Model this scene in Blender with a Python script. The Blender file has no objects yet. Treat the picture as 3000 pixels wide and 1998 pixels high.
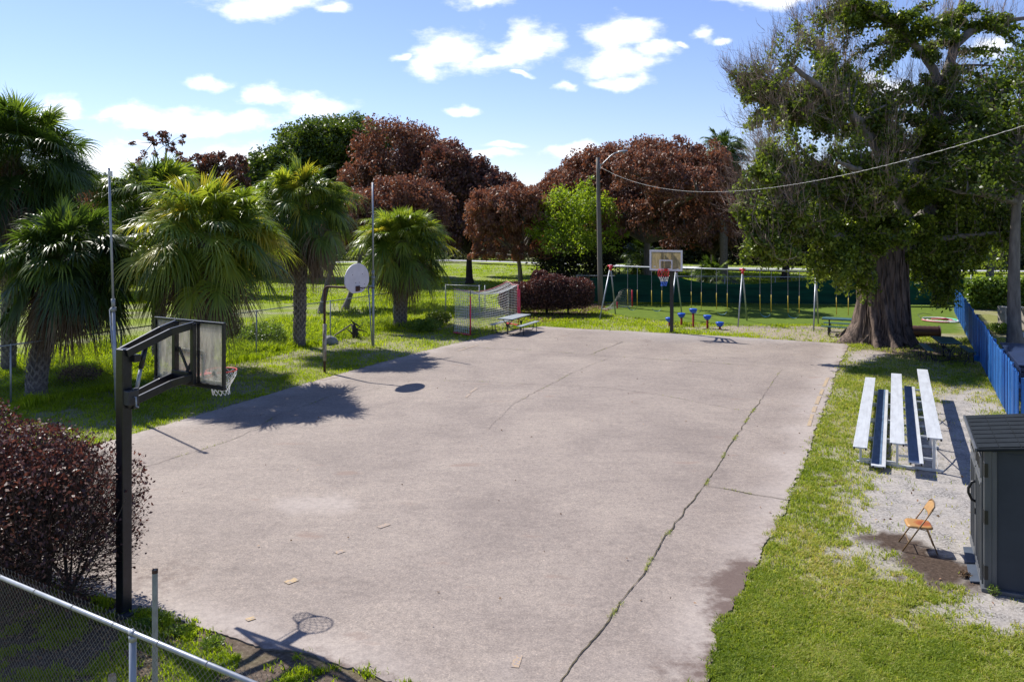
import bpy, math, random
import numpy as np
from mathutils import Vector, Matrix
from mathutils.geometry import delaunay_2d_cdt

R = math.radians
SC = bpy.context.scene
COL = SC.collection

# ------------------------------------------------------------------ camera, sky, sun, exposure
EYE = 5.43
cam_data = bpy.data.cameras.new('camera')
cam = bpy.data.objects.new('camera', cam_data)
COL.objects.link(cam)
cam.location = (0, 0, EYE)
cam.rotation_euler = (R(90), 0, 0)
cam_data.sensor_width = 36
cam_data.lens = 28.8
cam_data.shift_y = -364 / 3000
cam_data.clip_start = 0.1
cam_data.clip_end = 6000
SC.camera = cam

SUN_EL = R(49)
SUN_H = Vector((-0.72, 0.695, 0)).normalized()          # horizontal direction towards the sun
sun_vec = Vector((SUN_H.x * math.cos(SUN_EL), SUN_H.y * math.cos(SUN_EL), math.sin(SUN_EL)))
sd = bpy.data.lights.new('sun', 'SUN')
sd.energy = 4.8
sd.angle = R(0.5)
sd.color = (1.0, 0.95, 0.87)
so = bpy.data.objects.new('sun', sd)
COL.objects.link(so)
so.rotation_euler = sun_vec.to_track_quat('Z', 'Y').to_euler()
so.location = (-30, 30, 40)

world = bpy.data.worlds.new('World')
SC.world = world
world.use_nodes = True


def build_world():
    nt = world.node_tree
    nt.nodes.clear()
    N, L = nt.nodes.new, nt.links.new
    out = N('ShaderNodeOutputWorld')
    bg = N('ShaderNodeBackground')
    L(bg.outputs[0], out.inputs[0])
    sky = N('ShaderNodeTexSky')
    sky.sky_type = 'NISHITA'
    sky.sun_disc = False
    sky.sun_elevation = SUN_EL
    sky.sun_rotation = math.atan2(SUN_H.x, SUN_H.y)
    sky.air_density = 1.0
    sky.dust_density = 0.15
    sky.ozone_density = 3.0
    bg.inputs[1].default_value = 0.092
    tc = N('ShaderNodeTexCoord')
    sep = N('ShaderNodeSeparateXYZ')
    L(tc.outputs['Generated'], sep.inputs[0])

    def math_(op, a, b=None, c=None):
        m = N('ShaderNodeMath')
        m.operation = op
        for i, x in enumerate((a, b, c)):
            if x is None:
                continue
            if isinstance(x, (int, float)):
                m.inputs[i].default_value = x
            else:
                L(x, m.inputs[i])
        return m.outputs[0]
    ysafe = math_('MAXIMUM', sep.outputs[1], 0.05)
    px = math_('DIVIDE', sep.outputs[0], ysafe)
    pz = math_('DIVIDE', sep.outputs[2], ysafe)
    cmb = N('ShaderNodeCombineXYZ')
    L(px, cmb.inputs[0])
    L(pz, cmb.inputs[1])
    # wobble the coordinate a little so that no ellipse stays an ellipse
    wob = N('ShaderNodeTexNoise')
    wob.inputs['Scale'].default_value = 14
    wob.inputs['Detail'].default_value = 6
    L(cmb.outputs[0], wob.inputs['Vector'])
    vs = N('ShaderNodeVectorMath'); vs.operation = 'SUBTRACT'
    L(wob.outputs['Color'], vs.inputs[0]); vs.inputs[1].default_value = (0.5, 0.5, 0.5)
    vm = N('ShaderNodeVectorMath'); vm.operation = 'MULTIPLY_ADD'
    L(vs.outputs[0], vm.inputs[0]); vm.inputs[1].default_value = (0.07, 0.045, 0)
    L(cmb.outputs[0], vm.inputs[2])
    clouds = [(790, 2, 215, 48), (960, 25, 70, 22), (1430, 0, 100, 30), (1330, 150, 150, 75), (1260, 190, 80, 45),
              (1530, 125, 135, 60), (1180, 160, 50, 16), (1450, 180, 120, 40), (1830, 100, 110, 60), (1790, 175, 150, 52),
              (1910, 140, 80, 36), (1810, 235, 95, 26), (1665, 248, 55, 16), (2065, 97, 50, 24), (2120, 118, 36, 13),
              (2290, 0, 230, 30), (1996, 123, 26, 15), (600, 237, 75, 27), (760, 283, 95, 38), (930, 302, 140, 44),
              (560, 355, 310, 44), (380, 350, 130, 30), (185, 330, 85, 62), (300, 475, 150, 48), (210, 500, 120, 60),
              (700, 460, 160, 48), (1340, 327, 60, 20), (1480, 430, 75, 14), (1430, 458, 100, 16), (1690, 448, 110, 28),
              (1520, 218, 36, 10), (420, 430, 60, 9), (2600, 250, 120, 60), (2900, 140, 90, 40)]
    cur = None
    for (u, v, ru, rv) in clouds:
        s = N('ShaderNodeVectorMath'); s.operation = 'SUBTRACT'
        L(vm.outputs[0], s.inputs[0])
        s.inputs[1].default_value = ((u - 1500) / 2400, (635 - v) / 2400, 0)
        t = N('ShaderNodeVectorMath'); t.operation = 'MULTIPLY'
        L(s.outputs[0], t.inputs[0])
        t.inputs[1].default_value = (2400 / ru, 2400 / rv, 0)
        ln = N('ShaderNodeVectorMath'); ln.operation = 'LENGTH'
        L(t.outputs[0], ln.inputs[0])
        inv = math_('SUBTRACT', 1.0, ln.outputs['Value'])
        cur = inv if cur is None else math_('SMOOTH_MAX', cur, inv, 0.15)
    n2 = N('ShaderNodeTexNoise')
    n2.inputs['Scale'].default_value = 26
    n2.inputs['Detail'].default_value = 9
    n2.inputs['Roughness'].default_value = 0.62
    mp = N('ShaderNodeMapping')
    mp.inputs['Scale'].default_value = (0.7, 1.5, 1)
    L(cmb.outputs[0], mp.inputs[0])
    L(mp.outputs[0], n2.inputs['Vector'])
    nz = math_('MULTIPLY', math_('SUBTRACT', n2.outputs[0], 0.5), 2.1)
    dens = math_('ADD', cur, nz)
    mr = N('ShaderNodeMapRange')
    mr.interpolation_type = 'SMOOTHSTEP'
    mr.inputs['From Min'].default_value = -0.12
    mr.inputs['From Max'].default_value = 0.85
    L(dens, mr.inputs['Value'])
    front = N('ShaderNodeMapRange')
    front.inputs['From Min'].default_value = 0.05
    front.inputs['From Max'].default_value = 0.2
    L(sep.outputs[1], front.inputs['Value'])
    fac = math_('MULTIPLY', mr.outputs[0], math_('MULTIPLY', front.outputs[0], 0.95))
    # cloud body: bright with faint blue grey undersides
    rmp = N('ShaderNodeMapRange')
    rmp.inputs['From Min'].default_value = 0.25
    rmp.inputs['From Max'].default_value = 1.1
    rmp.inputs['To Min'].default_value = 1.0
    rmp.inputs['To Max'].default_value = 0.35
    L(dens, rmp.inputs['Value'])
    cc = N('ShaderNodeMix'); cc.data_type = 'RGBA'
    cc.inputs[6].default_value = (7.8, 8.4, 9.3, 1)
    cc.inputs[7].default_value = (10.2, 10.3, 10.5, 1)
    L(rmp.outputs[0], cc.inputs[0])
    mix = N('ShaderNodeMix'); mix.data_type = 'RGBA'
    L(fac, mix.inputs[0])
    tint = N('ShaderNodeMix'); tint.data_type = 'RGBA'; tint.blend_type = 'MULTIPLY'
    tint.inputs[0].default_value = 1.0
    tint.inputs[7].default_value = (0.95, 0.91, 1.12, 1)
    L(sky.outputs[0], tint.inputs[6])
    L(tint.outputs[2], mix.inputs[6])
    L(cc.outputs[2], mix.inputs[7])
    L(mix.outputs[2], bg.inputs[0])


build_world()
SC.view_settings.view_transform = 'Standard'
SC.view_settings.look = 'None'
SC.view_settings.gamma = 1
SC.view_settings.exposure = 0.68
SC.render.engine = 'CYCLES'
SC.cycles.max_bounces = 7
SC.cycles.diffuse_bounces = 3
SC.cycles.glossy_bounces = 2
SC.cycles.transmission_bounces = 6
SC.cycles.transparent_max_bounces = 12
SC.cycles.use_denoising = True
SC.cycles.sample_clamp_indirect = 8

# ------------------------------------------------------------------ numbers read off the site
F, VH = 2400.0, 635.0


def G(u, v, h=0.0):
    """point at height h seen in direction (u, v)"""
    Y = F * (EYE - h) / (v - VH)
    return Vector(((u - 1500) / F * Y, Y, h))


def D(u, v, Y):
    return Vector(((u - 1500) / F * Y, Y, EYE + (VH - v) / F * Y))


E1 = Vector((0.906, -0.423, 0))
E2 = Vector((0.423, 0.906, 0))
RA = math.atan2(-0.423, 0.906)


# ------------------------------------------------------------------ numpy noise
def _hash(ix, iy, s):
    h = (ix.astype(np.int64) * 374761393 + iy.astype(np.int64) * 668265263 + s * 2147483647 // 7) & 0xffffffff
    h = ((h ^ (h >> 13)) * 1274126177) & 0xffffffff
    return ((h ^ (h >> 16)) & 0xffff) / 65535.0


def vnoise(x, y, s=0):
    ix, iy = np.floor(x), np.floor(y)
    fx, fy = x - ix, y - iy
    fx = fx * fx * (3 - 2 * fx)
    fy = fy * fy * (3 - 2 * fy)
    a = _hash(ix, iy, s); b = _hash(ix + 1, iy, s)
    c = _hash(ix, iy + 1, s); d = _hash(ix + 1, iy + 1, s)
    return (a * (1 - fx) + b * fx) * (1 - fy) + (c * (1 - fx) + d * fx) * fy


def fbm(x, y, s=0, o=4):
    x = np.asarray(x, float); y = np.asarray(y, float)
    t = 0; a = 0.5; n = 0
    for k in range(o):
        t = t + a * vnoise(x, y, s + k * 17); n += a
        x = x * 2.03 + 5.1; y = y * 2.03 + 3.7; a *= 0.55
    return t / n


def sdf(poly, x, y):
    """signed distance to polygon, positive inside"""
    x = np.asarray(x, float); y = np.asarray(y, float)
    d = np.full(x.shape, 1e9); ins = np.zeros(x.shape, bool)
    n = len(poly)
    for i in range(n):
        ax, ay = poly[i][0], poly[i][1]; bx, by = poly[(i + 1) % n][0], poly[(i + 1) % n][1]
        ex, ey = bx - ax, by - ay
        t = np.clip(((x - ax) * ex + (y - ay) * ey) / (ex * ex + ey * ey + 1e-12), 0, 1)
        d = np.minimum(d, np.hypot(x - ax - t * ex, y - ay - t * ey))
        c = ((ay > y) != (by > y))
        with np.errstate(divide='ignore', invalid='ignore'):
            xi = ax + (y - ay) / (by - ay if by != ay else 1e-12) * ex
        ins ^= c & (x < xi)
    return np.where(ins, d, -d)


def sstep(a, b, x):
    t = np.clip((x - a) / (b - a), 0, 1)
    return t * t * (3 - 2 * t)


# ------------------------------------------------------------------ materials
MAT = {}


def new_mat(name):
    m = bpy.data.materials.new(name)
    m.use_nodes = True
    nt = m.node_tree
    p = nt.nodes['Principled BSDF']
    MAT[name] = m
    return m, nt, p


def ramp(nt, fac, cols):
    r = nt.nodes.new('ShaderNodeValToRGB')
    el = r.color_ramp.elements
    while len(el) < len(cols):
        el.new(0.5)
    for i, (pos, c) in enumerate(cols):
        el[i].position = pos
        el[i].color = (c[0], c[1], c[2], 1)
    if fac is not None:
        nt.links.new(fac, r.inputs[0])
    return r.outputs[0]


def noise(nt, scale, detail=4, rough=0.6, vec=None, dist=0.0, stretch=None):
    n = nt.nodes.new('ShaderNodeTexNoise')
    n.inputs['Scale'].default_value = scale
    n.inputs['Detail'].default_value = detail
    n.inputs['Roughness'].default_value = rough
    n.inputs['Distortion'].default_value = dist
    if vec is None:
        t = nt.nodes.new('ShaderNodeTexCoord')
        vec = t.outputs['Object']
    if stretch:
        m = nt.nodes.new('ShaderNodeMapping')
        m.inputs['Scale'].default_value = stretch
        nt.links.new(vec, m.inputs[0])
        vec = m.outputs[0]
    nt.links.new(vec, n.inputs['Vector'])
    return n.outputs[0]


def mixc(nt, fac, a, b, mode='MIX'):
    m = nt.nodes.new('ShaderNodeMix')
    m.data_type = 'RGBA'
    m.blend_type = mode
    for i, x in ((0, fac), (6, a), (7, b)):
        if isinstance(x, (tuple, list)):
            m.inputs[i].default_value = (*x[:3], 1)
        elif isinstance(x, (int, float)):
            m.inputs[i].default_value = x
        else:
            nt.links.new(x, m.inputs[i])
    return m.outputs[2]


def bump(nt, p, h, strength=0.3, dist=0.02):
    b = nt.nodes.new('ShaderNodeBump')
    b.inputs['Strength'].default_value = strength
    b.inputs['Distance'].default_value = dist
    nt.links.new(h, b.inputs['Height'])
    nt.links.new(b.outputs[0], p.inputs['Normal'])


def plain(name, col, rough=0.5, metal=0.0, var=0.12, scale=6, bmp=0.0, stretch=None, col2=None, thr=(0.35, 0.7), detail=5):
    m, nt, p = new_mat(name)
    n = noise(nt, scale, detail, 0.6, stretch=stretch)
    a = tuple(c * (1 - var) for c in col)
    b = tuple(min(1, c * (1 + var)) for c in col) if col2 is None else col2
    nt.links.new(ramp(nt, n, [(thr[0], a), (thr[1], b)]), p.inputs['Base Color'])
    p.inputs['Roughness'].default_value = rough
    p.inputs['Metallic'].default_value = metal
    if bmp:
        bump(nt, p, n, bmp, 0.01)
    return m


def leafmat(name, cols, trans=0.35, rough=0.45, spec=0.5, attr='rnd', tcol=None):
    m, nt, p = new_mat(name)
    at = nt.nodes.new('ShaderNodeAttribute')
    at.attribute_name = attr
    n = len(cols)
    c = ramp(nt, at.outputs['Fac'], [(i / max(1, n - 1), x) for i, x in enumerate(cols)])
    nt.links.new(c, p.inputs['Base Color'])
    p.inputs['Roughness'].default_value = rough
    p.inputs['Specular IOR Level'].default_value = spec
    tr = nt.nodes.new('ShaderNodeBsdfTranslucent')
    tc = mixc(nt, 1.0, c, tcol or (1.5, 1.45, 0.7), 'MULTIPLY')
    nt.links.new(tc, tr.inputs[0])
    mx = nt.nodes.new('ShaderNodeMixShader')
    mx.inputs[0].default_value = trans
    nt.links.new(p.outputs[0], mx.inputs[1])
    nt.links.new(tr.outputs[0], mx.inputs[2])
    nt.links.new(mx.outputs[0], nt.nodes['Material Output'].inputs[0])
    return m


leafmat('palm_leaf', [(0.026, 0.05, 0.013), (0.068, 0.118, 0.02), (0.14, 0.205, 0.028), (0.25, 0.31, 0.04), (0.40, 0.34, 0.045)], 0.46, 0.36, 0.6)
leafmat('palm_dead', [(0.09, 0.06, 0.04), (0.16, 0.115, 0.075), (0.26, 0.20, 0.14)], 0.25, 0.7, 0.2, tcol=(1.2, 0.9, 0.6))
leafmat('oak_leaf', [(0.03, 0.05, 0.010), (0.055, 0.095, 0.014), (0.10, 0.15, 0.018), (0.16, 0.21, 0.03)], 0.35, 0.4)
leafmat('ficus_leaf', [(0.035, 0.06, 0.013), (0.085, 0.13, 0.018), (0.16, 0.22, 0.026), (0.30, 0.37, 0.05)], 0.46, 0.38, 0.4)
leafmat('lime_leaf', [(0.12, 0.19, 0.015), (0.22, 0.32, 0.022), (0.34, 0.44, 0.045)], 0.5, 0.45)
leafmat('rust_leaf', [(0.085, 0.044, 0.030), (0.155, 0.078, 0.050), (0.235, 0.122, 0.078), (0.35, 0.20, 0.125)], 0.32, 0.55, 0.4, tcol=(1.3, 0.85, 0.6))
leafmat('maroon_leaf', [(0.07, 0.040, 0.032), (0.125, 0.066, 0.050), (0.195, 0.10, 0.072)], 0.3, 0.55, 0.4, tcol=(1.3, 0.8, 0.6))
leafmat('hedge_leaf', [(0.035, 0.02, 0.019), (0.08, 0.042, 0.038), (0.14, 0.07, 0.058), (0.25, 0.145, 0.11)], 0.22, 0.42, 0.35, tcol=(1.4, 0.7, 0.5))
leafmat('litter_leaf', [(0.10, 0.05, 0.03), (0.22, 0.12, 0.07), (0.36, 0.24, 0.14)], 0.1, 0.6, 0.3)
leafmat('dark_leaf', [(0.012, 0.018, 0.008), (0.024, 0.032, 0.014), (0.045, 0.052, 0.024)], 0.15, 0.6, 0.2)  # darkened so the sunlit thicket looks tree-shaded; other dark foliage shares it
leafmat('grey_leaf', [(0.04, 0.05, 0.025), (0.08, 0.095, 0.045), (0.14, 0.15, 0.08)], 0.3, 0.6)
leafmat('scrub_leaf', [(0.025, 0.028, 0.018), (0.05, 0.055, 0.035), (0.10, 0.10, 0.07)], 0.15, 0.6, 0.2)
leafmat('vine_leaf', [(0.05, 0.10, 0.015), (0.12, 0.20, 0.025), (0.22, 0.30, 0.05)], 0.45, 0.4)
leafmat('grass_blade', [(0.10, 0.155, 0.016), (0.17, 0.245, 0.022), (0.26, 0.33, 0.035), (0.36, 0.39, 0.08), (0.50, 0.43, 0.22)], 0.45, 0.55, 0.25)
leafmat('lush_blade', [(0.13, 0.20, 0.009), (0.23, 0.32, 0.012), (0.33, 0.42, 0.018), (0.44, 0.48, 0.035)], 0.52, 0.55, 0.25)
leafmat('twig_bark', [(0.17, 0.12, 0.095), (0.28, 0.205, 0.165), (0.42, 0.32, 0.26)], 0.0, 0.8, 0.2)
leafmat('twig_dark', [(0.035, 0.024, 0.02), (0.07, 0.048, 0.04), (0.12, 0.09, 0.07)], 0.0, 0.8, 0.2)

plain('bark_grey', (0.17, 0.15, 0.13), 0.85, var=0.4, scale=3.5, bmp=0.6, stretch=(1.6, 1.6, 0.4))
plain('bark_ficus', (0.05, 0.038, 0.032), 0.85, scale=3.2, bmp=0.9, stretch=(3.6, 3.6, 0.35), col2=(0.17, 0.125, 0.10), thr=(0.38, 0.62))
plain('bark_dark', (0.045, 0.036, 0.03), 0.9, var=0.35, scale=4, bmp=0.5)
plain('bark_limb', (0.17, 0.15, 0.135), 0.8, var=0.4, scale=2.2, bmp=0.4, stretch=(1, 1, 0.5))
plain('palm_trunk', (0.13, 0.11, 0.10), 0.9, var=0.4, scale=7, bmp=0.7, stretch=(1, 1, 2.2))
plain('palm_boot', (0.25, 0.22, 0.20), 0.9, var=0.4, scale=9, bmp=0.5)
plain('steel_black', (0.012, 0.013, 0.018), 0.3, 0.0, 0.35, 12)
plain('steel_grey_black', (0.03, 0.031, 0.036), 0.5, 0.0, 0.35, 8)
plain('galvanised', (0.33, 0.355, 0.39), 0.45, 0.4, 0.16, 9, stretch=(1, 1, 0.3))
plain('galvanised_dull', (0.30, 0.32, 0.33), 0.6, 0.3, 0.2, 9)
plain('wire_steel', (0.17, 0.165, 0.15), 0.5, 0.4, 0.15, 30)
plain('wire_rusty', (0.20, 0.16, 0.12), 0.7, 0.2, 0.35, 30)
plain('aluminium', (0.50, 0.52, 0.545), 0.45, 0.25, 0.05, 3, stretch=(3, 0.5, 1), col2=(0.60, 0.63, 0.66), thr=(0.30, 0.60), detail=8)
plain('foot_blue', (0.07, 0.12, 0.20), 0.5, 0.0, 0.18, 5, stretch=(3, 0.6, 1), col2=(0.11, 0.175, 0.28), thr=(0.35, 0.68), detail=8)
plain('rust_pipe', (0.075, 0.035, 0.025), 0.8, 0.0, 0.45, 14, bmp=0.3)
plain('old_sleeve', (0.42, 0.38, 0.33), 0.9, scale=10, col2=(0.16, 0.11, 0.08), thr=(0.45, 0.62), stretch=(1, 1, 0.4), bmp=0.3)
plain('old_board', (0.60, 0.58, 0.60), 0.6, 0.0, 0.05, 3, col2=(0.68, 0.66, 0.68))
plain('paint_white', (0.74, 0.74, 0.76), 0.45, 0.0, 0.05, 8)
plain('rim_red', (0.62, 0.05, 0.03), 0.4, 0.0, 0.15, 12)
plain('swing_red', (0.62, 0.02, 0.05), 0.35, 0.0, 0.1, 12)
plain('pod_blue', (0.01, 0.09, 0.52), 0.3, 0.0, 0.1, 8)
plain('pod_red', (0.34, 0.03, 0.02), 0.5, 0.0, 0.2, 12)
plain('seat_blue', (0.02, 0.12, 0.22), 0.35, 0.0, 0.1, 8)
plain('chain_yellow', (0.55, 0.42, 0.04), 0.5, 0.0, 0.15, 20)
plain('net_white', (0.72, 0.72, 0.68), 0.8, 0.0, 0.08, 20)
plain('net_red', (0.55, 0.03, 0.04), 0.8, 0.0, 0.1, 20)
plain('net_blue', (0.03, 0.12, 0.55), 0.8, 0.0, 0.1, 20)
plain('net_grey', (0.36, 0.36, 0.32), 0.8, 0.0, 0.1, 20)
plain('goal_red', (0.66, 0.035, 0.09), 0.5, 0.0, 0.12, 8)
plain('goal_pink', (0.62, 0.18, 0.20), 0.5, 0.0, 0.12, 8)
plain('goal_green', (0.05, 0.45, 0.25), 0.5, 0.0, 0.12, 8)
plain('table_grey', (0.36, 0.40, 0.42), 0.28, 0.0, 0.10, 5)
plain('table_green', (0.05, 0.12, 0.125), 0.3, 0.0, 0.15, 5)
plain('table_frame', (0.022, 0.026, 0.03), 0.45, 0.0, 0.2, 8)
plain('picket_blue', (0.004, 0.03, 0.15), 0.5, 0.0, 0.25, 2.2, stretch=(7, 7, 0.35), col2=(0.014, 0.14, 0.46), thr=(0.42, 0.56), bmp=0.15)
plain('navy_paint', (0.010, 0.025, 0.075), 0.5, 0.0, 0.2, 4)
plain('windscreen', (0.005, 0.045, 0.030), 0.75, 0.0, 0.25, 1.1, stretch=(0.3, 1, 2.5), col2=(0.012, 0.085, 0.05))
plain('shed_wall', (0.046, 0.054, 0.066), 0.5, 0.0, 0.08, 3)
plain('shed_trim', (0.075, 0.082, 0.094), 0.45, 0.0, 0.08, 4, col2=(0.12, 0.125, 0.13), thr=(0.4, 0.8), detail=8, stretch=(1, 1, .4))
plain('shed_roof', (0.014, 0.018, 0.022), 0.75, 0.0, 0.18, 5, bmp=0.2)
plain('shed_ramp', (0.045, 0.06, 0.085), 0.6, 0.0, 0.15, 5)
plain('shed_black', (0.01, 0.01, 0.012), 0.4, 0.0, 0.1, 3)
plain('chair_tan', (0.36, 0.20, 0.075), 0.42, 0.0, 0.12, 6, col2=(0.42, 0.25, 0.10))
plain('chair_rust', (0.36, 0.10, 0.03), 0.7, 0.0, 0.3, 8)
plain('chair_frame', (0.20, 0.12, 0.055), 0.45, 0.2, 0.25, 14)
plain('wood_pole', (0.17, 0.15, 0.13), 0.9, 0.0, 0.3, 3, stretch=(8, 8, 0.3), bmp=0.4)
plain('concrete_old', (0.36, 0.33, 0.28), 0.9, 0.0, 0.3, 3, bmp=0.4)
plain('path_concrete', (0.36, 0.36, 0.37), 0.9, 0.0, 0.08, 0.6)
plain('asphalt_far', (0.17, 0.18, 0.20), 0.9, 0.0, 0.1, 0.4)
plain('rock', (0.22, 0.23, 0.25), 0.9, 0.0, 0.3, 4, bmp=0.5)
plain('rubber_black', (0.012, 0.012, 0.012), 0.6, 0.0, 0.1, 8)
plain('tube_red', (0.06, 0.022, 0.02), 0.6, 0.0, 0.2, 3)
plain('line_yellow', (0.25, 0.21, 0.185), 0.8, 0.0, 0.0, 22, col2=(0.42, 0.30, 0.155), thr=(0.40, 0.58))
plain('slab_side', (0.20, 0.175, 0.15), 0.9, 0.0, 0.3, 6)
plain('crack_faint', (0.11, 0.09, 0.078), 1.0, 0.0, 0.4, 9, col2=(0.18, 0.15, 0.13))
plain('crack_dark', (0.05, 0.042, 0.03), 1.0, 0.0, 0.4, 9, col2=(0.12, 0.10, 0.05))
plain('lamp_grey', (0.40, 0.42, 0.43), 0.4, 0.4, 0.08, 9)
plain('lamp_lens', (0.45, 0.47, 0.46), 0.15, 0.0, 0.05, 9)
plain('twine_wire', (0.42, 0.42, 0.40), 0.6, 0.1, 0.1, 20)
plain('blue_plastic', (0.01, 0.15, 0.50), 0.35, 0.0, 0.1, 8)
plain('box_white', (0.62, 0.62, 0.60), 0.4, 0.0, 0.06, 8)


for k_ in ('shed_roof', 'shed_wall', 'windscreen', 'bark_ficus'):
    MAT[k_].node_tree.nodes['Principled BSDF'].inputs['Specular IOR Level'].default_value = 0.15


def glass_board(name, tint, alpha):
    m, nt, p = new_mat(name)
    n = noise(nt, 9, 6, 0.65, stretch=(1.6, 1.6, 0.45))
    c = ramp(nt, n, [(0.3, tuple(x * 0.6 for x in tint)), (0.7, tint)])
    nt.links.new(c, p.inputs['Base Color'])
    p.inputs['Roughness'].default_value = 0.35
    tl = nt.nodes.new('ShaderNodeBsdfTranslucent')
    nt.links.new(c, tl.inputs[0])
    m1 = nt.nodes.new('ShaderNodeMixShader'); m1.inputs[0].default_value = 0.72
    nt.links.new(p.outputs[0], m1.inputs[1]); nt.links.new(tl.outputs[0], m1.inputs[2])
    tp = nt.nodes.new('ShaderNodeBsdfTransparent')
    m2 = nt.nodes.new('ShaderNodeMixShader')
    r = ramp(nt, n, [(0.32, (alpha, alpha, alpha)), (0.68, (alpha + 0.22,) * 3)])
    nt.links.new(r, m2.inputs[0])
    nt.links.new(tp.outputs[0], m2.inputs[1]); nt.links.new(m1.outputs[0], m2.inputs[2])
    nt.links.new(m2.outputs[0], nt.nodes['Material Output'].inputs[0])


glass_board('board_dirty', (0.80, 0.76, 0.60), 0.36)
glass_board('board_far', (0.70, 0.60, 0.38), 0.74)


# ------------------------------------------------------------------ object helpers
def mesh_np(name, verts, faces, mat, parent=None, attrs=None, smooth=False, fattrs=None):
    """verts (N,3); faces (M,k) with k 3 or 4; attrs: dict of per-face float arrays"""
    me = bpy.data.meshes.new(name)
    verts = np.ascontiguousarray(verts, dtype=np.float32)
    faces = np.ascontiguousarray(faces, dtype=np.int32)
    k = faces.shape[1]
    me.vertices.add(len(verts)); me.vertices.foreach_set('co', verts.ravel())
    me.loops.add(faces.size); me.loops.foreach_set('vertex_index', faces.ravel())
    me.polygons.add(len(faces))
    me.polygons.foreach_set('loop_start', np.arange(0, faces.size, k, dtype=np.int32))
    if smooth:
        me.polygons.foreach_set('use_smooth', np.ones(len(faces), bool))
    for nm, arr in (fattrs or {}).items():
        a = me.attributes.new(nm, 'FLOAT', 'FACE')
        a.data.foreach_set('value', np.ascontiguousarray(arr, dtype=np.float32))
    for nm, arr in (attrs or {}).items():
        a = me.attributes.new(nm, 'FLOAT', 'POINT')
        a.data.foreach_set('value', np.ascontiguousarray(arr, dtype=np.float32))
    me.update(calc_edges=True)
    me.materials.append(MAT[mat])
    o = bpy.data.objects.new(name, me)
    COL.objects.link(o)
    if parent is not None:
        o.parent = parent
    return o


def tag(o, label=None, cat=None, group=None, kind=None):
    if label: o['label'] = label
    if cat: o['category'] = cat
    if group: o['group'] = group
    if kind: o['kind'] = kind
    return o


def thing(name, label, cat, loc=(0, 0, 0), rz=0.0, group=None):
    o = bpy.data.objects.new(name, None)
    o.empty_display_size = 0.2
    COL.objects.link(o)
    o.location = loc
    o.rotation_euler = (0, 0, rz)
    return tag(o, label, cat, group)


def copy_tree(o, parent=None):
    c = o.copy()
    COL.objects.link(c)
    if parent is not None:
        c.parent = parent
    for ch in [x for x in list(bpy.data.objects) if x.parent == o]:
        copy_tree(ch, c)
    return c


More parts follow.
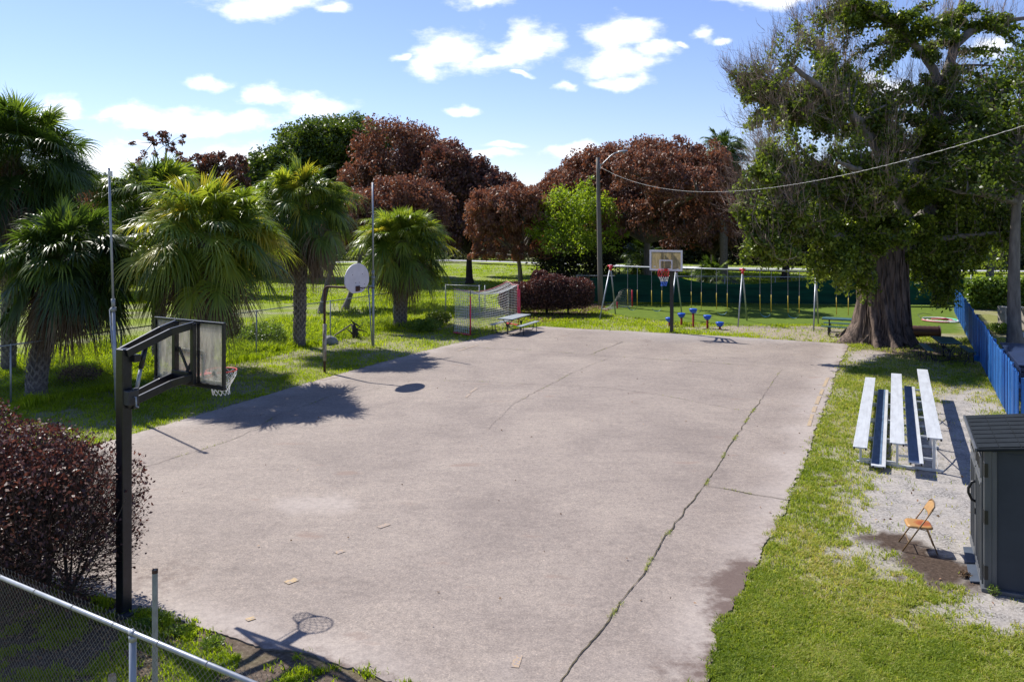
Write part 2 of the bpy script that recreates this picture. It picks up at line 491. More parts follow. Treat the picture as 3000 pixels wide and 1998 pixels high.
class MB:
    def __init__(s):
        s.v = []; s.f = []; s.sm = []

    def add(s, vs, fs, smooth=False):
        b = len(s.v)
        s.v += [tuple(x) for x in vs]
        s.f += [tuple(b + i for i in f) for f in fs]
        s.sm += [smooth] * len(fs)
        return s

    def box(s, c, d, rot=None):
        hx, hy, hz = d[0] / 2, d[1] / 2, d[2] / 2
        vs = [Vector((x * hx, y * hy, z * hz)) for x in (-1, 1) for y in (-1, 1) for z in (-1, 1)]
        if rot is not None:
            vs = [rot @ v for v in vs]
        vs = [v + Vector(c) for v in vs]
        return s.add(vs, [(0, 1, 3, 2), (4, 6, 7, 5), (0, 4, 5, 1), (2, 3, 7, 6), (0, 2, 6, 4), (1, 5, 7, 3)])

    def bar(s, a, b, w, h, up=(0, 0, 1)):
        """rectangular bar from a to b"""
        a, b = Vector(a), Vector(b)
        d = (b - a)
        L = d.length
        d.normalize()
        up = Vector(up)
        if abs(d.dot(up)) > 0.98:
            up = Vector((0, 1, 0))
        x = d.cross(up).normalized()
        z = x.cross(d).normalized()
        vs = []
        for p in (a, b):
            for sx, sz in ((-1, -1), (1, -1), (1, 1), (-1, 1)):
                vs.append(p + x * (sx * w / 2) + z * (sz * h / 2))
        return s.add(vs, [(0, 1, 2, 3), (7, 6, 5, 4), (0, 4, 5, 1), (1, 5, 6, 2), (2, 6, 7, 3), (3, 7, 4, 0)])

    def tube(s, pts, r, n=8, caps=True, closed=False):
        pts = [Vector(p) for p in pts]
        rs = r if isinstance(r, (list, tuple)) else [r] * len(pts)
        m = len(pts)
        b = len(s.v)
        prev = None
        for i, p in enumerate(pts):
            if closed:
                t = pts[(i + 1) % m] - pts[i - 1]
            else:
                t = pts[min(i + 1, m - 1)] - pts[max(i - 1, 0)]
            if t.length < 1e-9:
                t = Vector((0, 0, 1))
            t.normalize()
            if prev is None:
                a = Vector((0, 0, 1)) if abs(t.z) < 0.9 else Vector((1, 0, 0))
                x = t.cross(a).normalized()
            else:
                x = (prev - t * prev.dot(t))
                x = x.normalized() if x.length > 1e-6 else t.orthogonal().normalized()
            prev = x
            y = t.cross(x)
            for k in range(n):
                an = 2 * math.pi * k / n
                s.v.append(tuple(p + (x * math.cos(an) + y * math.sin(an)) * rs[i]))
        seg = m if closed else m - 1
        for i in range(seg):
            j = (i + 1) % m
            for k in range(n):
                k2 = (k + 1) % n
                s.f.append((b + i * n + k, b + i * n + k2, b + j * n + k2, b + j * n + k)); s.sm.append(n > 4)
        if caps and not closed:
            s.f.append(tuple(b + k for k in range(n - 1, -1, -1))); s.sm.append(False)
            s.f.append(tuple(b + (m - 1) * n + k for k in range(n))); s.sm.append(False)
        return s

    def lathe(s, prof, n=20, c=(0, 0, 0)):
        """profile of (r, z)"""
        b = len(s.v)
        for r, z in prof:
            for k in range(n):
                a = 2 * math.pi * k / n
                s.v.append((c[0] + r * math.cos(a), c[1] + r * math.sin(a), c[2] + z))
        for i in range(len(prof) - 1):
            for k in range(n):
                k2 = (k + 1) % n
                s.f.append((b + i * n + k, b + i * n + k2, b + (i + 1) * n + k2, b + (i + 1) * n + k)); s.sm.append(True)
        s.f.append(tuple(b + k for k in range(n - 1, -1, -1))); s.sm.append(False)
        t = b + (len(prof) - 1) * n
        s.f.append(tuple(t + k for k in range(n))); s.sm.append(False)
        return s

    def prism(s, outline, axis_o, ax, ay, az, th):
        """outline in (ax, ay) plane at axis_o extruded th along az"""
        ax, ay, az, o = Vector(ax), Vector(ay), Vector(az), Vector(axis_o)
        n = len(outline)
        lo = [o + ax * p[0] + ay * p[1] - az * th / 2 for p in outline]
        hi = [o + ax * p[0] + ay * p[1] + az * th / 2 for p in outline]
        fs = [tuple(range(n - 1, -1, -1)), tuple(range(n, 2 * n))]
        fs += [(i, (i + 1) % n, n + (i + 1) % n, n + i) for i in range(n)]
        return s.add(lo + hi, fs)

    def frame(s, o, ax, ay, az, w, h, b, th):
        """rectangular ring of bars, outer w x h, bar width b"""
        ax, ay, az, o = Vector(ax), Vector(ay), Vector(az), Vector(o)
        def bx(cx, cy, sx, sy):
            s.prism([(cx - sx / 2, cy - sy / 2), (cx + sx / 2, cy - sy / 2), (cx + sx / 2, cy + sy / 2), (cx - sx / 2, cy + sy / 2)], o, ax, ay, az, th)
        bx(0, h / 2 - b / 2, w, b); bx(0, -h / 2 + b / 2, w, b)
        bx(-w / 2 + b / 2, 0, b, h - 2 * b); bx(w / 2 - b / 2, 0, b, h - 2 * b)
        return s

    def build(s, name, mat, parent=None, bevel=0.0, seg=2):
        me = bpy.data.meshes.new(name)
        me.from_pydata(s.v, [], s.f)
        me.polygons.foreach_set('use_smooth', np.array(s.sm, bool))
        me.update()
        me.materials.append(MAT[mat])
        o = bpy.data.objects.new(name, me)
        COL.objects.link(o)
        if parent is not None:
            o.parent = parent
        if bevel:
            md = o.modifiers.new('bevel', 'BEVEL')
            md.width = bevel; md.segments = seg; md.limit_method = 'ANGLE'; md.angle_limit = R(40)
        return o


def norm(a):
    return a / (np.linalg.norm(a, axis=-1, keepdims=True) + 1e-9)


def rand_dirs(rng, n):
    return norm(rng.normal(size=(n, 3)))


def leaves(rng, c, d, ln, wd, fold=0.15):
    """rhombic leaves: centres c (N,3), directions d, lengths, widths -> verts, faces"""
    n = len(c)
    side = norm(np.cross(d, rand_dirs(rng, n)))
    up = np.cross(side, d)
    ln = ln[:, None]; wd = wd[:, None]
    base = c - d * ln * 0.5
    tip = c + d * ln * 0.5
    l = c - d * ln * 0.08 + side * wd * 0.5 + up * wd * fold
    r = c - d * ln * 0.08 - side * wd * 0.5 + up * wd * fold
    v = np.stack([base, r, tip, l], 1).reshape(-1, 3)
    f = np.arange(n * 4).reshape(-1, 4)
    return v, f


def ribbons(P, W, S):
    """P (N,K,3) polylines, W (N,K) widths, S (N,3) or (N,K,3) side vectors -> verts, faces"""
    N, K, _ = P.shape
    if S.ndim == 2:
        S = S[:, None, :]
    a = P + S * W[..., None] * 0.5
    b = P - S * W[..., None] * 0.5
    v = np.stack([a, b], 2).reshape(-1, 3)
    idx = (np.arange(N)[:, None] * K + np.arange(K - 1)[None, :]) * 2
    f = np.stack([idx, idx + 1, idx + 3, idx + 2], -1).reshape(-1, 4)
    return v, f


def merge(lst):
    vs, fs, rs = [], [], []
    off = 0
    for v, f, r in lst:
        vs.append(v); fs.append(f + off); rs.append(r)
        off += len(v)
    return np.concatenate(vs), np.concatenate(fs), np.concatenate(rs)


# ------------------------------------------------------------------ the court and the ground
COURT_L = [(-496, 1529), (0, 1386), (379, 1277), (568, 1221), (811, 1150), (1000, 1095), (1192, 1043), (1330, 1008), (1430, 984), (1520, 964), (1588, 957)]
COURT_F = [(1700, 964.5), (1840, 971), (1968, 978), (2140, 987), (2300, 997), (2400, 1003), (2488, 1009)]
COURT_R = [(2468, 1052), (2440, 1120), (2418, 1197), (2400, 1236), (2346, 1385), (2312, 1469), (2276, 1552), (2240, 1598), (2226, 1648), (2198, 1680), (2172, 1735), (2130, 1796),
           (2106, 1857), (2094, 1934), (2062, 1998), (2000, 2120), (1950, 2250)]
COURT_N = [(1500, 2115), (1136, 1996), (1027, 1963), (919, 1930), (811, 1905), (703, 1874), (595, 1846), (541, 1824), (395, 1783), (150, 1712)]
COURT = [G(u, v) for u, v in COURT_L + COURT_F + COURT_R + COURT_N]
COURT2 = [(p.x, p.y) for p in COURT]


def poly_px(pts):
    return [(G(u, v).x, G(u, v).y) for u, v in pts]


SAND_A = poly_px([(2620, 1290), (2700, 1150), (2860, 1140), (2905, 1180), (2960, 1250), (3200, 1400), (3200, 1960), (2960, 1870), (2800, 1790), (2620, 1690), (2480, 1620), (2430, 1540), (2520, 1450)])
SAND_B = poly_px([(1950, 958), (2200, 958), (2400, 955), (2520, 968), (2600, 985), (2500, 1003), (2400, 999), (2250, 993), (2150, 975)])
SAND_C = poly_px([(2480, 1030), (2560, 1025), (2600, 1040), (2560, 1055), (2478, 1062)])
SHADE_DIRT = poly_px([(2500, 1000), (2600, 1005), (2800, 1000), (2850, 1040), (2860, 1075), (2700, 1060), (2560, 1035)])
WET = poly_px([(2535, 1555), (2640, 1575), (2720, 1610), (2850, 1650), (2850, 1712), (2810, 1745), (2740, 1725), (2650, 1670), (2600, 1615)])
TURF = poly_px([(1700, 893), (2000, 886), (2560, 880), (2800, 880), (2830, 975), (2740, 978), (2560, 962), (2400, 952), (2150, 954), (1960, 944), (1800, 925)])
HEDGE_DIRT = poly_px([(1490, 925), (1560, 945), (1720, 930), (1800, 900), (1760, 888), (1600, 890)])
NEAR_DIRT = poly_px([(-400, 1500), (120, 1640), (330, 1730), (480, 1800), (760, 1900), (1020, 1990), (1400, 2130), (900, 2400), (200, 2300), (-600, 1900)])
FENCE_L0 = Vector((-14.5, 23.7, 0))
FENCE_LD = Vector((0.464, 0.886, 0))


def left_of_fence(x, y):
    return (x - FENCE_L0.x) * FENCE_LD.y - (y - FENCE_L0.y) * FENCE_LD.x   # negative = beyond the fence


def zones(x, y):
    n1 = fbm(x * 0.9, y * 0.9, 3)
    n2 = fbm(x * 3.1, y * 3.1, 9)
    nn = (n1 - 0.5) * 1.6 + (n2 - 0.5) * 1.1
    sa = sstep(-0.55, 0.75, sdf(SAND_A, x, y) + nn * 1.25)
    # the lower edge of the sandy patch is thin grass rather than bare
    sb = 0.85 * sstep(-0.35, 0.6, sdf(SAND_B, x, y) + nn * 1.3)
    sc = sstep(-0.2, 0.3, sdf(SAND_C, x, y) + nn * 0.5)
    sand = np.clip(np.maximum(np.maximum(sa, sb), sc), 0, 1)
    thin = np.maximum(sstep(-2.2, 0.2, sdf(SAND_A, x, y) + nn * 1.8) * 0.85, 0.55 * sstep(.42, .62, fbm(x * .8, y * .8, 33)) * sstep(14, 22, y))
    wet = sstep(-0.12, 0.16, sdf(WET, x, y) + (n2 - 0.5) * 1.0 + .06)
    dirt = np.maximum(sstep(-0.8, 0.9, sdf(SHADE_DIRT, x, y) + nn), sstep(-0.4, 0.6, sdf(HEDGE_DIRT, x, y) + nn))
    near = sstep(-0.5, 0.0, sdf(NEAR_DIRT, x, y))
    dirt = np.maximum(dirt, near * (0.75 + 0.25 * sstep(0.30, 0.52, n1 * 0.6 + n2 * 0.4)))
    turf = sstep(-0.05, 0.25, sdf(TURF, x, y))
    turf = turf * (1 - sb)
    lf = left_of_fence(x, y)
    meadow = sstep(0.3, -0.3, lf)
    meadow = np.maximum(meadow, sstep(51.5, 52.5, y))
    dry = sstep(0.45, 0.75, fbm(x * 0.5 + 9, y * 0.5, 21))
    return dict(sand=sand, thin=thin, wet=wet, dirt=dirt, turf=turf, meadow=meadow, dry=dry, n1=n1, n2=n2)


def ground():
    xs = np.unique(np.concatenate([np.array([-2500, -1200, -600, -300, -200, -150]), np.arange(-120, -24, 4.0), np.arange(-24, -10, 0.5), np.arange(-10, 18, 0.14), np.arange(18, 30, 0.5), np.arange(30, 121, 4.0), np.array([150, 200, 300, 600, 1200, 2500])]))
    ys = np.unique(np.concatenate([np.array([-400, -100, -30, -10, 0, 3]), np.arange(5, 38, 0.14), np.arange(38, 56, 0.22), np.arange(56, 120, 2.0), np.array([140, 180, 250, 400, 800, 1600, 4000])]))
    X, Y = np.meshgrid(xs, ys)
    x, y = X.ravel(), Y.ravel()
    z = zones(x, y)
    h = (fbm(x * 0.35, y * 0.35, 5) - 0.5) * 0.05 + (z['n2'] - 0.5) * 0.025
    cs = sdf(COURT2, x, y)
    h = h * sstep(0.1, -1.5, cs) - 0.004
    h = np.where(cs > 0.25, -0.05, h)
    far = sstep(55, 90, y)
    h = h + far * (fbm(x * 0.06, y * 0.06, 7) - 0.5) * 0.5
    nx, ny = len(xs), len(ys)
    i = (np.arange(ny - 1)[:, None] * nx + np.arange(nx - 1)[None, :]).ravel()
    f = np.stack([i, i + 1, i + nx + 1, i + nx], 1)
    at = {k: z[k] for k in ('sand', 'thin', 'wet', 'dirt', 'turf', 'meadow', 'dry')}
    m, nt, p = new_mat('ground_mix')
    def A(nm):
        a = nt.nodes.new('ShaderNodeAttribute'); a.attribute_name = nm
        return a.outputs['Fac']
    def M(op, a, b, c=None):
        k = nt.nodes.new('ShaderNodeMath'); k.operation = op
        for i_, x_ in enumerate((a, b, c)):
            if x_ is None: continue
            if isinstance(x_, (int, float)): k.inputs[i_].default_value = x_
            else: nt.links.new(x_, k.inputs[i_])
        return k.outputs[0]
    nf = noise(nt, 16, 6, 0.7)
    nm_ = noise(nt, 2.4, 5, 0.6)
    nb = noise(nt, 0.35, 4, 0.6)
    vf = noise(nt, 24, 5, 0.8)
    grass = ramp(nt, nf, [(0.3, (0.09, 0.095, 0.03)), (0.5, (0.17, 0.18, 0.05)), (0.72, (0.30, 0.28, 0.12))])
    dryc = ramp(nt, nf, [(0.3, (0.14, 0.13, 0.05)), (0.7, (0.30, 0.26, 0.14))])
    grass = mixc(nt, M('MULTIPLY', A('dry'), 0.30), grass, dryc)
    mead = ramp(nt, nm_, [(0.3, (0.13, 0.19, 0.010)), (0.55, (0.18, 0.25, 0.013)), (0.75, (0.25, 0.30, 0.02))])
    mead = mixc(nt, M('MULTIPLY', nb, 0.4), mead, (0.17, 0.19, 0.03))
    turf = ramp(nt, nm_, [(0.3, (0.075, 0.12, 0.012)), (0.7, (0.11, 0.16, 0.018))])
    sand = ramp(nt, nf, [(0.28, (0.13, 0.12, 0.11)), (0.43, (0.29, 0.265, 0.24)), (0.7, (0.44, 0.41, 0.385))])
    gravel = ramp(nt, vf, [(0.40, (0.07, 0.065, 0.06)), (0.5, (0.24, 0.225, 0.21)), (0.62, (0.42, 0.40, 0.385))])
    sand = mixc(nt, ramp(nt, nm_, [(0.42, (0, 0, 0)), (0.62, (1, 1, 1))]), sand, gravel)
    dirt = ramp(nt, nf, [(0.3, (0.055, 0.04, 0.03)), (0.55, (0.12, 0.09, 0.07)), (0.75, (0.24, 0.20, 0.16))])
    wet = ramp(nt, nf, [(0.35, (0.035, 0.024, 0.018)), (0.62, (0.085, 0.06, 0.045)), (0.8, (0.22, 0.19, 0.17))])
    c = mixc(nt, A('meadow'), grass, mead)
    c = mixc(nt, A('thin'), c, mixc(nt, 0.35, sand, (0.26, 0.22, 0.12)))
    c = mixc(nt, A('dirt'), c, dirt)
    c = mixc(nt, A('turf'), c, turf)
    farsand = mixc(nt, 0.6, sand, (0.27, 0.21, 0.16))
    gp = nt.nodes.new('ShaderNodeNewGeometry'); sy = nt.nodes.new('ShaderNodeSeparateXYZ'); nt.links.new(gp.outputs['Position'], sy.inputs[0])
    fr_ = nt.nodes.new('ShaderNodeMapRange'); fr_.inputs['From Min'].default_value = 30; fr_.inputs['From Max'].default_value = 34; nt.links.new(sy.outputs[1], fr_.inputs['Value'])
    c = mixc(nt, A('sand'), c, mixc(nt, fr_.outputs[0], sand, farsand))
    c = mixc(nt, A('wet'), c, wet)
    nt.links.new(c, p.inputs['Base Color'])
    p.inputs['Roughness'].default_value = 0.95
    p.inputs['Specular IOR Level'].default_value = 0.15
    bump(nt, p, M('ADD', nf, M('MULTIPLY', vf, 0.5)), 0.6, 0.03)
    o = mesh_np('ground', np.stack([x, y, h], 1), f, 'ground_mix', attrs=at, smooth=True)
    tag(o, kind='structure')


ground()


def ribbon_path(name, pts, width, z, mat, kind='structure', jitter=0.0, seed=0, wvar=0.0, sub=0.3):
    rng = random.Random(seed)
    P = []
    for a, b in zip(pts[:-1], pts[1:]):
        n = max(1, int((b - a).length / sub))
        for i in range(n):
            P.append(a.lerp(b, i / n))
    P.append(pts[-1])
    vs, fs = [], []
    for i, p in enumerate(P):
        t = (P[min(i + 1, len(P) - 1)] - P[max(i - 1, 0)]).normalized()
        s = Vector((-t.y, t.x, 0))
        w = width * (1 + (float(fbm(np.array([i * sub * 5.0]), np.array([seed * 3.3]), 5, 3)[0]) - .5) * 2.4 * wvar)
        al = i * sub
        j = s * float((fbm(np.array([al * 3.1]), np.array([seed * 7.7]), 3, 4)[0] - .5) * 4.0 * jitter)
        vs.append((p.x + j.x + s.x * w / 2, p.y + j.y + s.y * w / 2, z))
        vs.append((p.x + j.x - s.x * w / 2, p.y + j.y - s.y * w / 2, z))
        if i:
            k = 2 * i
            fs.append((k - 2, k - 1, k + 1, k))
    o = mesh_np(name, np.array(vs), np.array(fs), mat)
    tag(o, kind=kind)
    return o


def court():
    rng = np.random.default_rng(4)
    out = []
    n = len(COURT)
    for i in range(n):
        a, b = COURT[i], COURT[(i + 1) % n]
        L = (b - a).length
        k = max(1, int(L / 0.05))
        d = (b - a) / L
        s = Vector((-d.y, d.x, 0))
        rough = 0.05 if i < 17 else 0.075
        for j in range(k):
            p = a.lerp(b, j / k)
            w = (fbm(np.array([p.x * 2.2]), np.array([p.y * 2.2]), 31, 6)[0] - 0.5) * rough * 3 + rng.normal() * 0.014
            out.append((p.x + s.x * w, p.y + s.y * w))
    xs = np.arange(-22, 17, 0.3); ys = np.arange(6, 41, 0.3)
    X, Y = np.meshgrid(xs, ys)
    X = X.ravel() + rng.uniform(-.05, .05, X.size); Y = Y.ravel() + rng.uniform(-.05, .05, Y.size)
    k = sdf(out, X, Y) > 0.12
    pts = [Vector(p) for p in out] + [Vector((a, b)) for a, b in zip(X[k], Y[k])]
    ne = len(out)
    res = delaunay_2d_cdt(pts, [(i, (i + 1) % ne) for i in range(ne)], [], 1, 1e-5)
    V = np.array([(p.x, p.y) for p in res[0]])
    Fc = np.array([f for f in res[2] if len(f) == 3])
    x, y = V[:, 0], V[:, 1]
    cs = sdf(out, x, y)
    z = 0.018 + (fbm(x * 0.4, y * 0.4, 2) - .5) * 0.01
    st = np.zeros(len(x))
    for (u, v, r, a) in [(2165, 1725, 0.5, 1.0), (2070, 1710, 0.55, 0.4), (2180, 1660, .35, .9), (2120, 1790, .45, .8), (2030, 1965, 0.5, 0.9), (2010, 1900, .4, .4), (1960, 1960, .6, .5), (2085, 1960, .35, .9), (2112, 1850, .32, .75), (2092, 1915, .35, .85), (2190, 1680, .3, .8), (2400, 1010, 2.4, 0.3), (2330, 1030, 1.6, 0.25),
                         (1300, 1300, 2, .12), (2010, 1035, .5, .4), (2160, 1030, .6, .35), (1900, 1000, .5, .5), (420, 1700, .9, .4)]:
        q = G(u, v)
        d = np.hypot(x - q.x, (y - q.y) * 0.8)
        st = np.maximum(st, a * sstep(1.25, 0.1, d / r + (fbm(x * 1.6, y * 1.6, 13) - 0.5) * 1.3))
    # a damp brown margin wherever soil washes over the right hand edge
    edge = sstep(0.4, 0.0, cs) * 0.5 * sstep(0.4, 0.65, fbm(x * .5, y * .5, 41))
    st = np.maximum(st, edge)
    pale = sstep(1.0, 0.0, cs + (fbm(x * 1.1, y * 1.1, 51) - .5) * 1.6) * 0.6
    q = G(960, 1480)
    dd = np.hypot((x - q.x) * 1.0, (y - q.y) * 1.4)
    pale = np.maximum(pale, 0.55 * sstep(0.9, 0.55, dd + (fbm(x * 1.4, y * 1.4, 61) - .5) * 0.9))
    grey = sstep(34, 38, y) * sstep(3, 9, x) * 0.5
    m, nt, p = new_mat('court_asphalt')
    def A(nm):
        a = nt.nodes.new('ShaderNodeAttribute'); a.attribute_name = nm
        return a.outputs['Fac']
    nbig = noise(nt, 0.38, 5, 0.62, dist=0.6)
    nmid = noise(nt, 1.5, 6, 0.65, stretch=(1, 2.2, 1))
    nsp = noise(nt, 38, 4, 0.8)
    vo = nt.nodes.new('ShaderNodeTexVoronoi')
    vo.inputs['Scale'].default_value = 75
    tcn = nt.nodes.new('ShaderNodeTexCoord')
    nt.links.new(tcn.outputs['Object'], vo.inputs['Vector'])
    base = ramp(nt, nbig, [(0.3, (0.200, 0.167, 0.148)), (0.5, (0.242, 0.204, 0.179)), (0.7, (0.284, 0.241, 0.208))])
    mid = ramp(nt, nmid, [(0.3, (0.88, 0.87, 0.87)), (0.5, (1, 1, 1)), (0.75, (1.08, 1.07, 1.05))])
    fine = ramp(nt, noise(nt, 9, 7, 0.75), [(0.32, (0.80, 0.79, 0.79)), (0.5, (1, 1, 1)), (0.68, (1.17, 1.16, 1.14))])
    mid = mixc(nt, 1.0, mid, fine, 'MULTIPLY')
    c = mixc(nt, 1.0, base, mid, 'MULTIPLY')
    sp = ramp(nt, nsp, [(0.35, (0.58, 0.57, 0.57)), (0.5, (1, 1, 1)), (0.64, (1.5, 1.46, 1.40))])
    c = mixc(nt, 0.65, c, sp, 'MULTIPLY')
    stones = ramp(nt, vo.outputs['Color'], [(0.0, (0.6, 0.6, 0.6)), (0.55, (1, 1, 1)), (0.86, (1, 1, 1)), (0.93, (1.9, 1.85, 1.7))])
    c = mixc(nt, 0.5, c, stones, 'MULTIPLY')
    c = mixc(nt, A('pale'), c, mixc(nt, 1.0, (0.36, 0.315, 0.285), fine, 'MULTIPLY'))
    c = mixc(nt, A('grey'), c, (0.24, 0.235, 0.25))
    sn = noise(nt, 5.5, 8, 0.72)
    sm = nt.nodes.new('ShaderNodeMath'); sm.operation = 'MULTIPLY_ADD'
    nt.links.new(A('stain'), sm.inputs[0]); sm.inputs[1].default_value = 1.35
    sb = nt.nodes.new('ShaderNodeMath'); sb.operation = 'MULTIPLY_ADD'
    nt.links.new(sn, sb.inputs[0]); sb.inputs[1].default_value = -1.7; sb.inputs[2].default_value = 0.58
    nt.links.new(sb.outputs[0], sm.inputs[2])
    sr = nt.nodes.new('ShaderNodeMapRange'); sr.interpolation_type = 'SMOOTHSTEP'
    sr.inputs['From Min'].default_value = 0.0; sr.inputs['From Max'].default_value = 0.75; sr.inputs['To Max'].default_value = 0.92
    nt.links.new(sm.outputs[0], sr.inputs['Value'])
    c = mixc(nt, sr.outputs[0], c, mixc(nt, sp, (0.035, 0.022, 0.018), (0.105, 0.070, 0.058)))
    # brown leaf stains far down the court
    bl = noise(nt, 1.1, 3, 0.5, stretch=(0.6, 1.6, 1))
    c = mixc(nt, ramp(nt, bl, [(0.66, (0, 0, 0)), (0.74, (.5, .5, .5))]), c, (0.20, 0.13, 0.10))
    nt.links.new(c, p.inputs['Base Color'])
    p.inputs['Roughness'].default_value = 0.8
    p.inputs['Specular IOR Level'].default_value = 0.35
    bump(nt, p, nsp, 0.5, 0.006)
    o = mesh_np('court', np.column_stack([V, z]), Fc, 'court_asphalt', attrs=dict(stain=st, pale=pale, grey=grey), smooth=True)
    tag(o, kind='structure')
    # thin edge of the slab
    vs, fs = [], []
    for i, (a, b) in enumerate(out):
        vs += [(a, b, 0.018), (a, b, -0.08)]
    ne = len(out)
    for i in range(ne):
        j = (i + 1) % ne
        fs.append((2 * i, 2 * i + 1, 2 * j + 1, 2 * j))
    tag(mesh_np('court_edge', np.array(vs), np.array(fs), 'slab_side'), kind='structure')
    return out


COURT_OUT = court()

CRACKS = [
    ([(1600, 2060), (1669, 1962), (1771, 1835), (1886, 1682), (1930, 1600), (1975, 1542), (2020, 1480), (2064, 1427), (2115, 1345), (2153, 1287), (2195, 1222), (2230, 1172)], 0.016, .022),
    ([(2230, 1172), (2280, 1096), (2294, 1083)], 0.012, .02),
    ([(2066, 1428), (2129, 1436), (2197, 1450), (2312, 1469)], 0.018, .02),
    ([(340, 1402), (379, 1388), (487, 1350), (595, 1318), (676, 1293), (757, 1253), (811, 1220), (919, 1182), (968, 1161), (1074, 1147), (1131, 1135)], 0.02, .03),
    ([(934, 1120), (1125, 1116), (1345, 1117), (1498, 1125), (1771, 1137), (1949, 1162), (2166, 1204)], 0.018, .03),
    ([(1503, 1185), (1590, 1140), (1667, 1099), (1734, 1070), (1792, 1047)], 0.018, .04),
    ([(1731, 1040), (1759, 1029), (1792, 1016), (1825, 1003)], 0.03, .04),
    ([(1304, 1021), (1392, 1020), (1555, 1028), (1721, 1040), (1812, 1046), (1968, 1057), (2185, 1071), (2287, 1083)], 0.025, .03),
    ([(1624, 993), (1660, 982), (1718, 968)], 0.025, .03),
    ([(1430, 1260), (1503, 1185)], 0.012, .03),
    ([(395, 1790), (450, 1822), (480, 1838)], 0.02, .01),
]
for i, (pts, w, j) in enumerate(CRACKS):
    ribbon_path('court_crack', [G(*p) for p in pts], w if i in (0, 2) else w * .6, 0.0295, 'crack_dark' if i in (0, 2) else 'crack_faint', jitter=j, seed=i, wvar=0.8, sub=0.06)


def dash(a, b, w, mat='line_yellow'):
    ribbon_path('court_line', [G(*a), G(*b)], w, 0.0265, mat, jitter=0.0, wvar=0.12, sub=0.06, seed=int(a[0]))


m, nt, p = new_mat('line_faded')
n_ = noise(nt, 30, 4, 0.7)
nt.links.new(ramp(nt, n_, [(0.45, (0.25, 0.215, 0.205)), (0.62, (0.40, 0.28, 0.16))]), p.inputs['Base Color'])
p.inputs['Roughness'].default_value = 0.85
dash((838, 1712), (870, 1700), 0.13)
dash((722, 1821), (746, 1813), 0.09)
dash((984, 1624), (1006, 1616), 0.12, 'line_faded')
dash((1108, 1549), (1139, 1538), 0.12, 'line_faded')
dash((1376, 1152), (1398, 1138), 0.1, 'line_faded')
dash((1366, 1166), (1376, 1156), 0.08, 'line_faded')
dash((1508, 1960), (1520, 1925), 0.1, 'line_faded')
dash((2426, 1108), (2414, 1135), 0.1)
dash((2410, 1142), (2404, 1158), 0.10)
dash((2401, 1163), (2392, 1186), 0.11)
dash((2389, 1192), (2383, 1210), 0.1)
dash((2380, 1216), (2370, 1250), 0.09)
dash((940, 1116), (990, 1106), 0.1, 'line_faded')
dash((1340, 1030), (1400, 1012), 0.1, 'line_faded')

# concrete path and the road behind
PATH = [G(-900, 905), G(-300, 850), G(64, 824), (G(500, 796)), G(900, 778), G(1320, 770), G(1700, 782.5), G(2128, 793.5), G(2229, 796), G(2600, 800), G(3000, 804), G(3600, 815)]
ribbon_path('path', PATH, 1.9, 0.30, 'path_concrete', sub=2.0)
ROAD = [Vector((-160, 92, 0)), Vector((-60, 118, 0)), Vector((0, 131, 0)), Vector((60, 128, 0)), Vector((160, 110, 0))]
ribbon_path('road', ROAD, 15, 0.36, 'asphalt_far', sub=4.0)


# ------------------------------------------------------------------ grass
def scatter_grass(name, label, cat, npts, urange, vrange, keep, mat, hfun, seed, wid=0.006, curl=0.5, tonef=None):
    rng = np.random.default_rng(seed)
    u = rng.uniform(*urange, npts); v = rng.uniform(*vrange, npts)
    Y = F * EYE / (v - VH); X = (u - 1500) / F * Y
    z = zones(X, Y)
    cs = sdf(COURT2, X, Y)
    k = rng.uniform(size=npts) < keep(X, Y, z, cs)
    X, Y = X[k], Y[k]
    for kk in z: z[kk] = z[kk][k]
    n = len(X)
    h = hfun(X, Y, z, rng)
    lean = rng.uniform(0, 2 * np.pi, n)
    ld = np.stack([np.cos(lean), np.sin(lean), np.zeros(n)], 1)
    P = np.zeros((n, 3, 3))
    c = curl * rng.uniform(0.3, 1.3, n)
    base = np.stack([X, Y, np.full(n, -0.01)], 1)
    P[:, 0] = base
    P[:, 1] = base + ld * (h * c * 0.3)[:, None] + np.array([0, 0, 1.0]) * (h * 0.62)[:, None]
    P[:, 2] = base + ld * (h * c)[:, None] + np.array([0, 0, 1.0]) * (h * (1.0 - 0.25 * c))[:, None]
    w = wid * (1 + Y / 16)
    W = np.stack([w, w * 0.8, w * 0.08], 1) * rng.uniform(0.7, 1.3, (n, 1))
    an = rng.uniform(0, np.pi, n)
    S = np.stack([np.cos(an), np.sin(an), np.zeros(n)], 1)
    vv, ff = ribbons(P, W, S)
    tone = tonef(X, Y, z, rng) if tonef else rng.uniform(0, 1, n)
    o = mesh_np(name, vv, ff, mat, fattrs={'rnd': np.repeat(np.clip(tone, 0, 1), 2)})
    tag(o, label, cat, kind='stuff')
    return o


def lawn_keep(x, y, z, cs):
    g = (0.2 + 0.8 * sstep(.37, .56, fbm(x * 5.3, y * 5.3, 78, 4))) * (1 - z['sand'] * 0.985) * (1 - z['thin'] * 0.70) * (1 - z['dirt'] * 0.5) * (1 - z['wet'] * 0.97) * (1 - z['turf'])
    clump = sstep(0.30, 0.62, fbm(x * 5, y * 5, 77, 3))
    bare = np.maximum(z['sand'], np.maximum(z['thin'], z['dirt']))
    g = g * (1 - bare * 0.9 * (1 - clump))
    e = sstep(0.10, -0.12, cs + (fbm(x * 4, y * 4, 90, 3) - 0.5) * 0.35)
    return g * e * (1 - z['meadow'])


def lawn_h(x, y, z, rng):
    return (0.035 + 0.035 * rng.uniform(size=len(x))) * (1 + y / 60) * (0.75 + 0.6 * z['n2'])


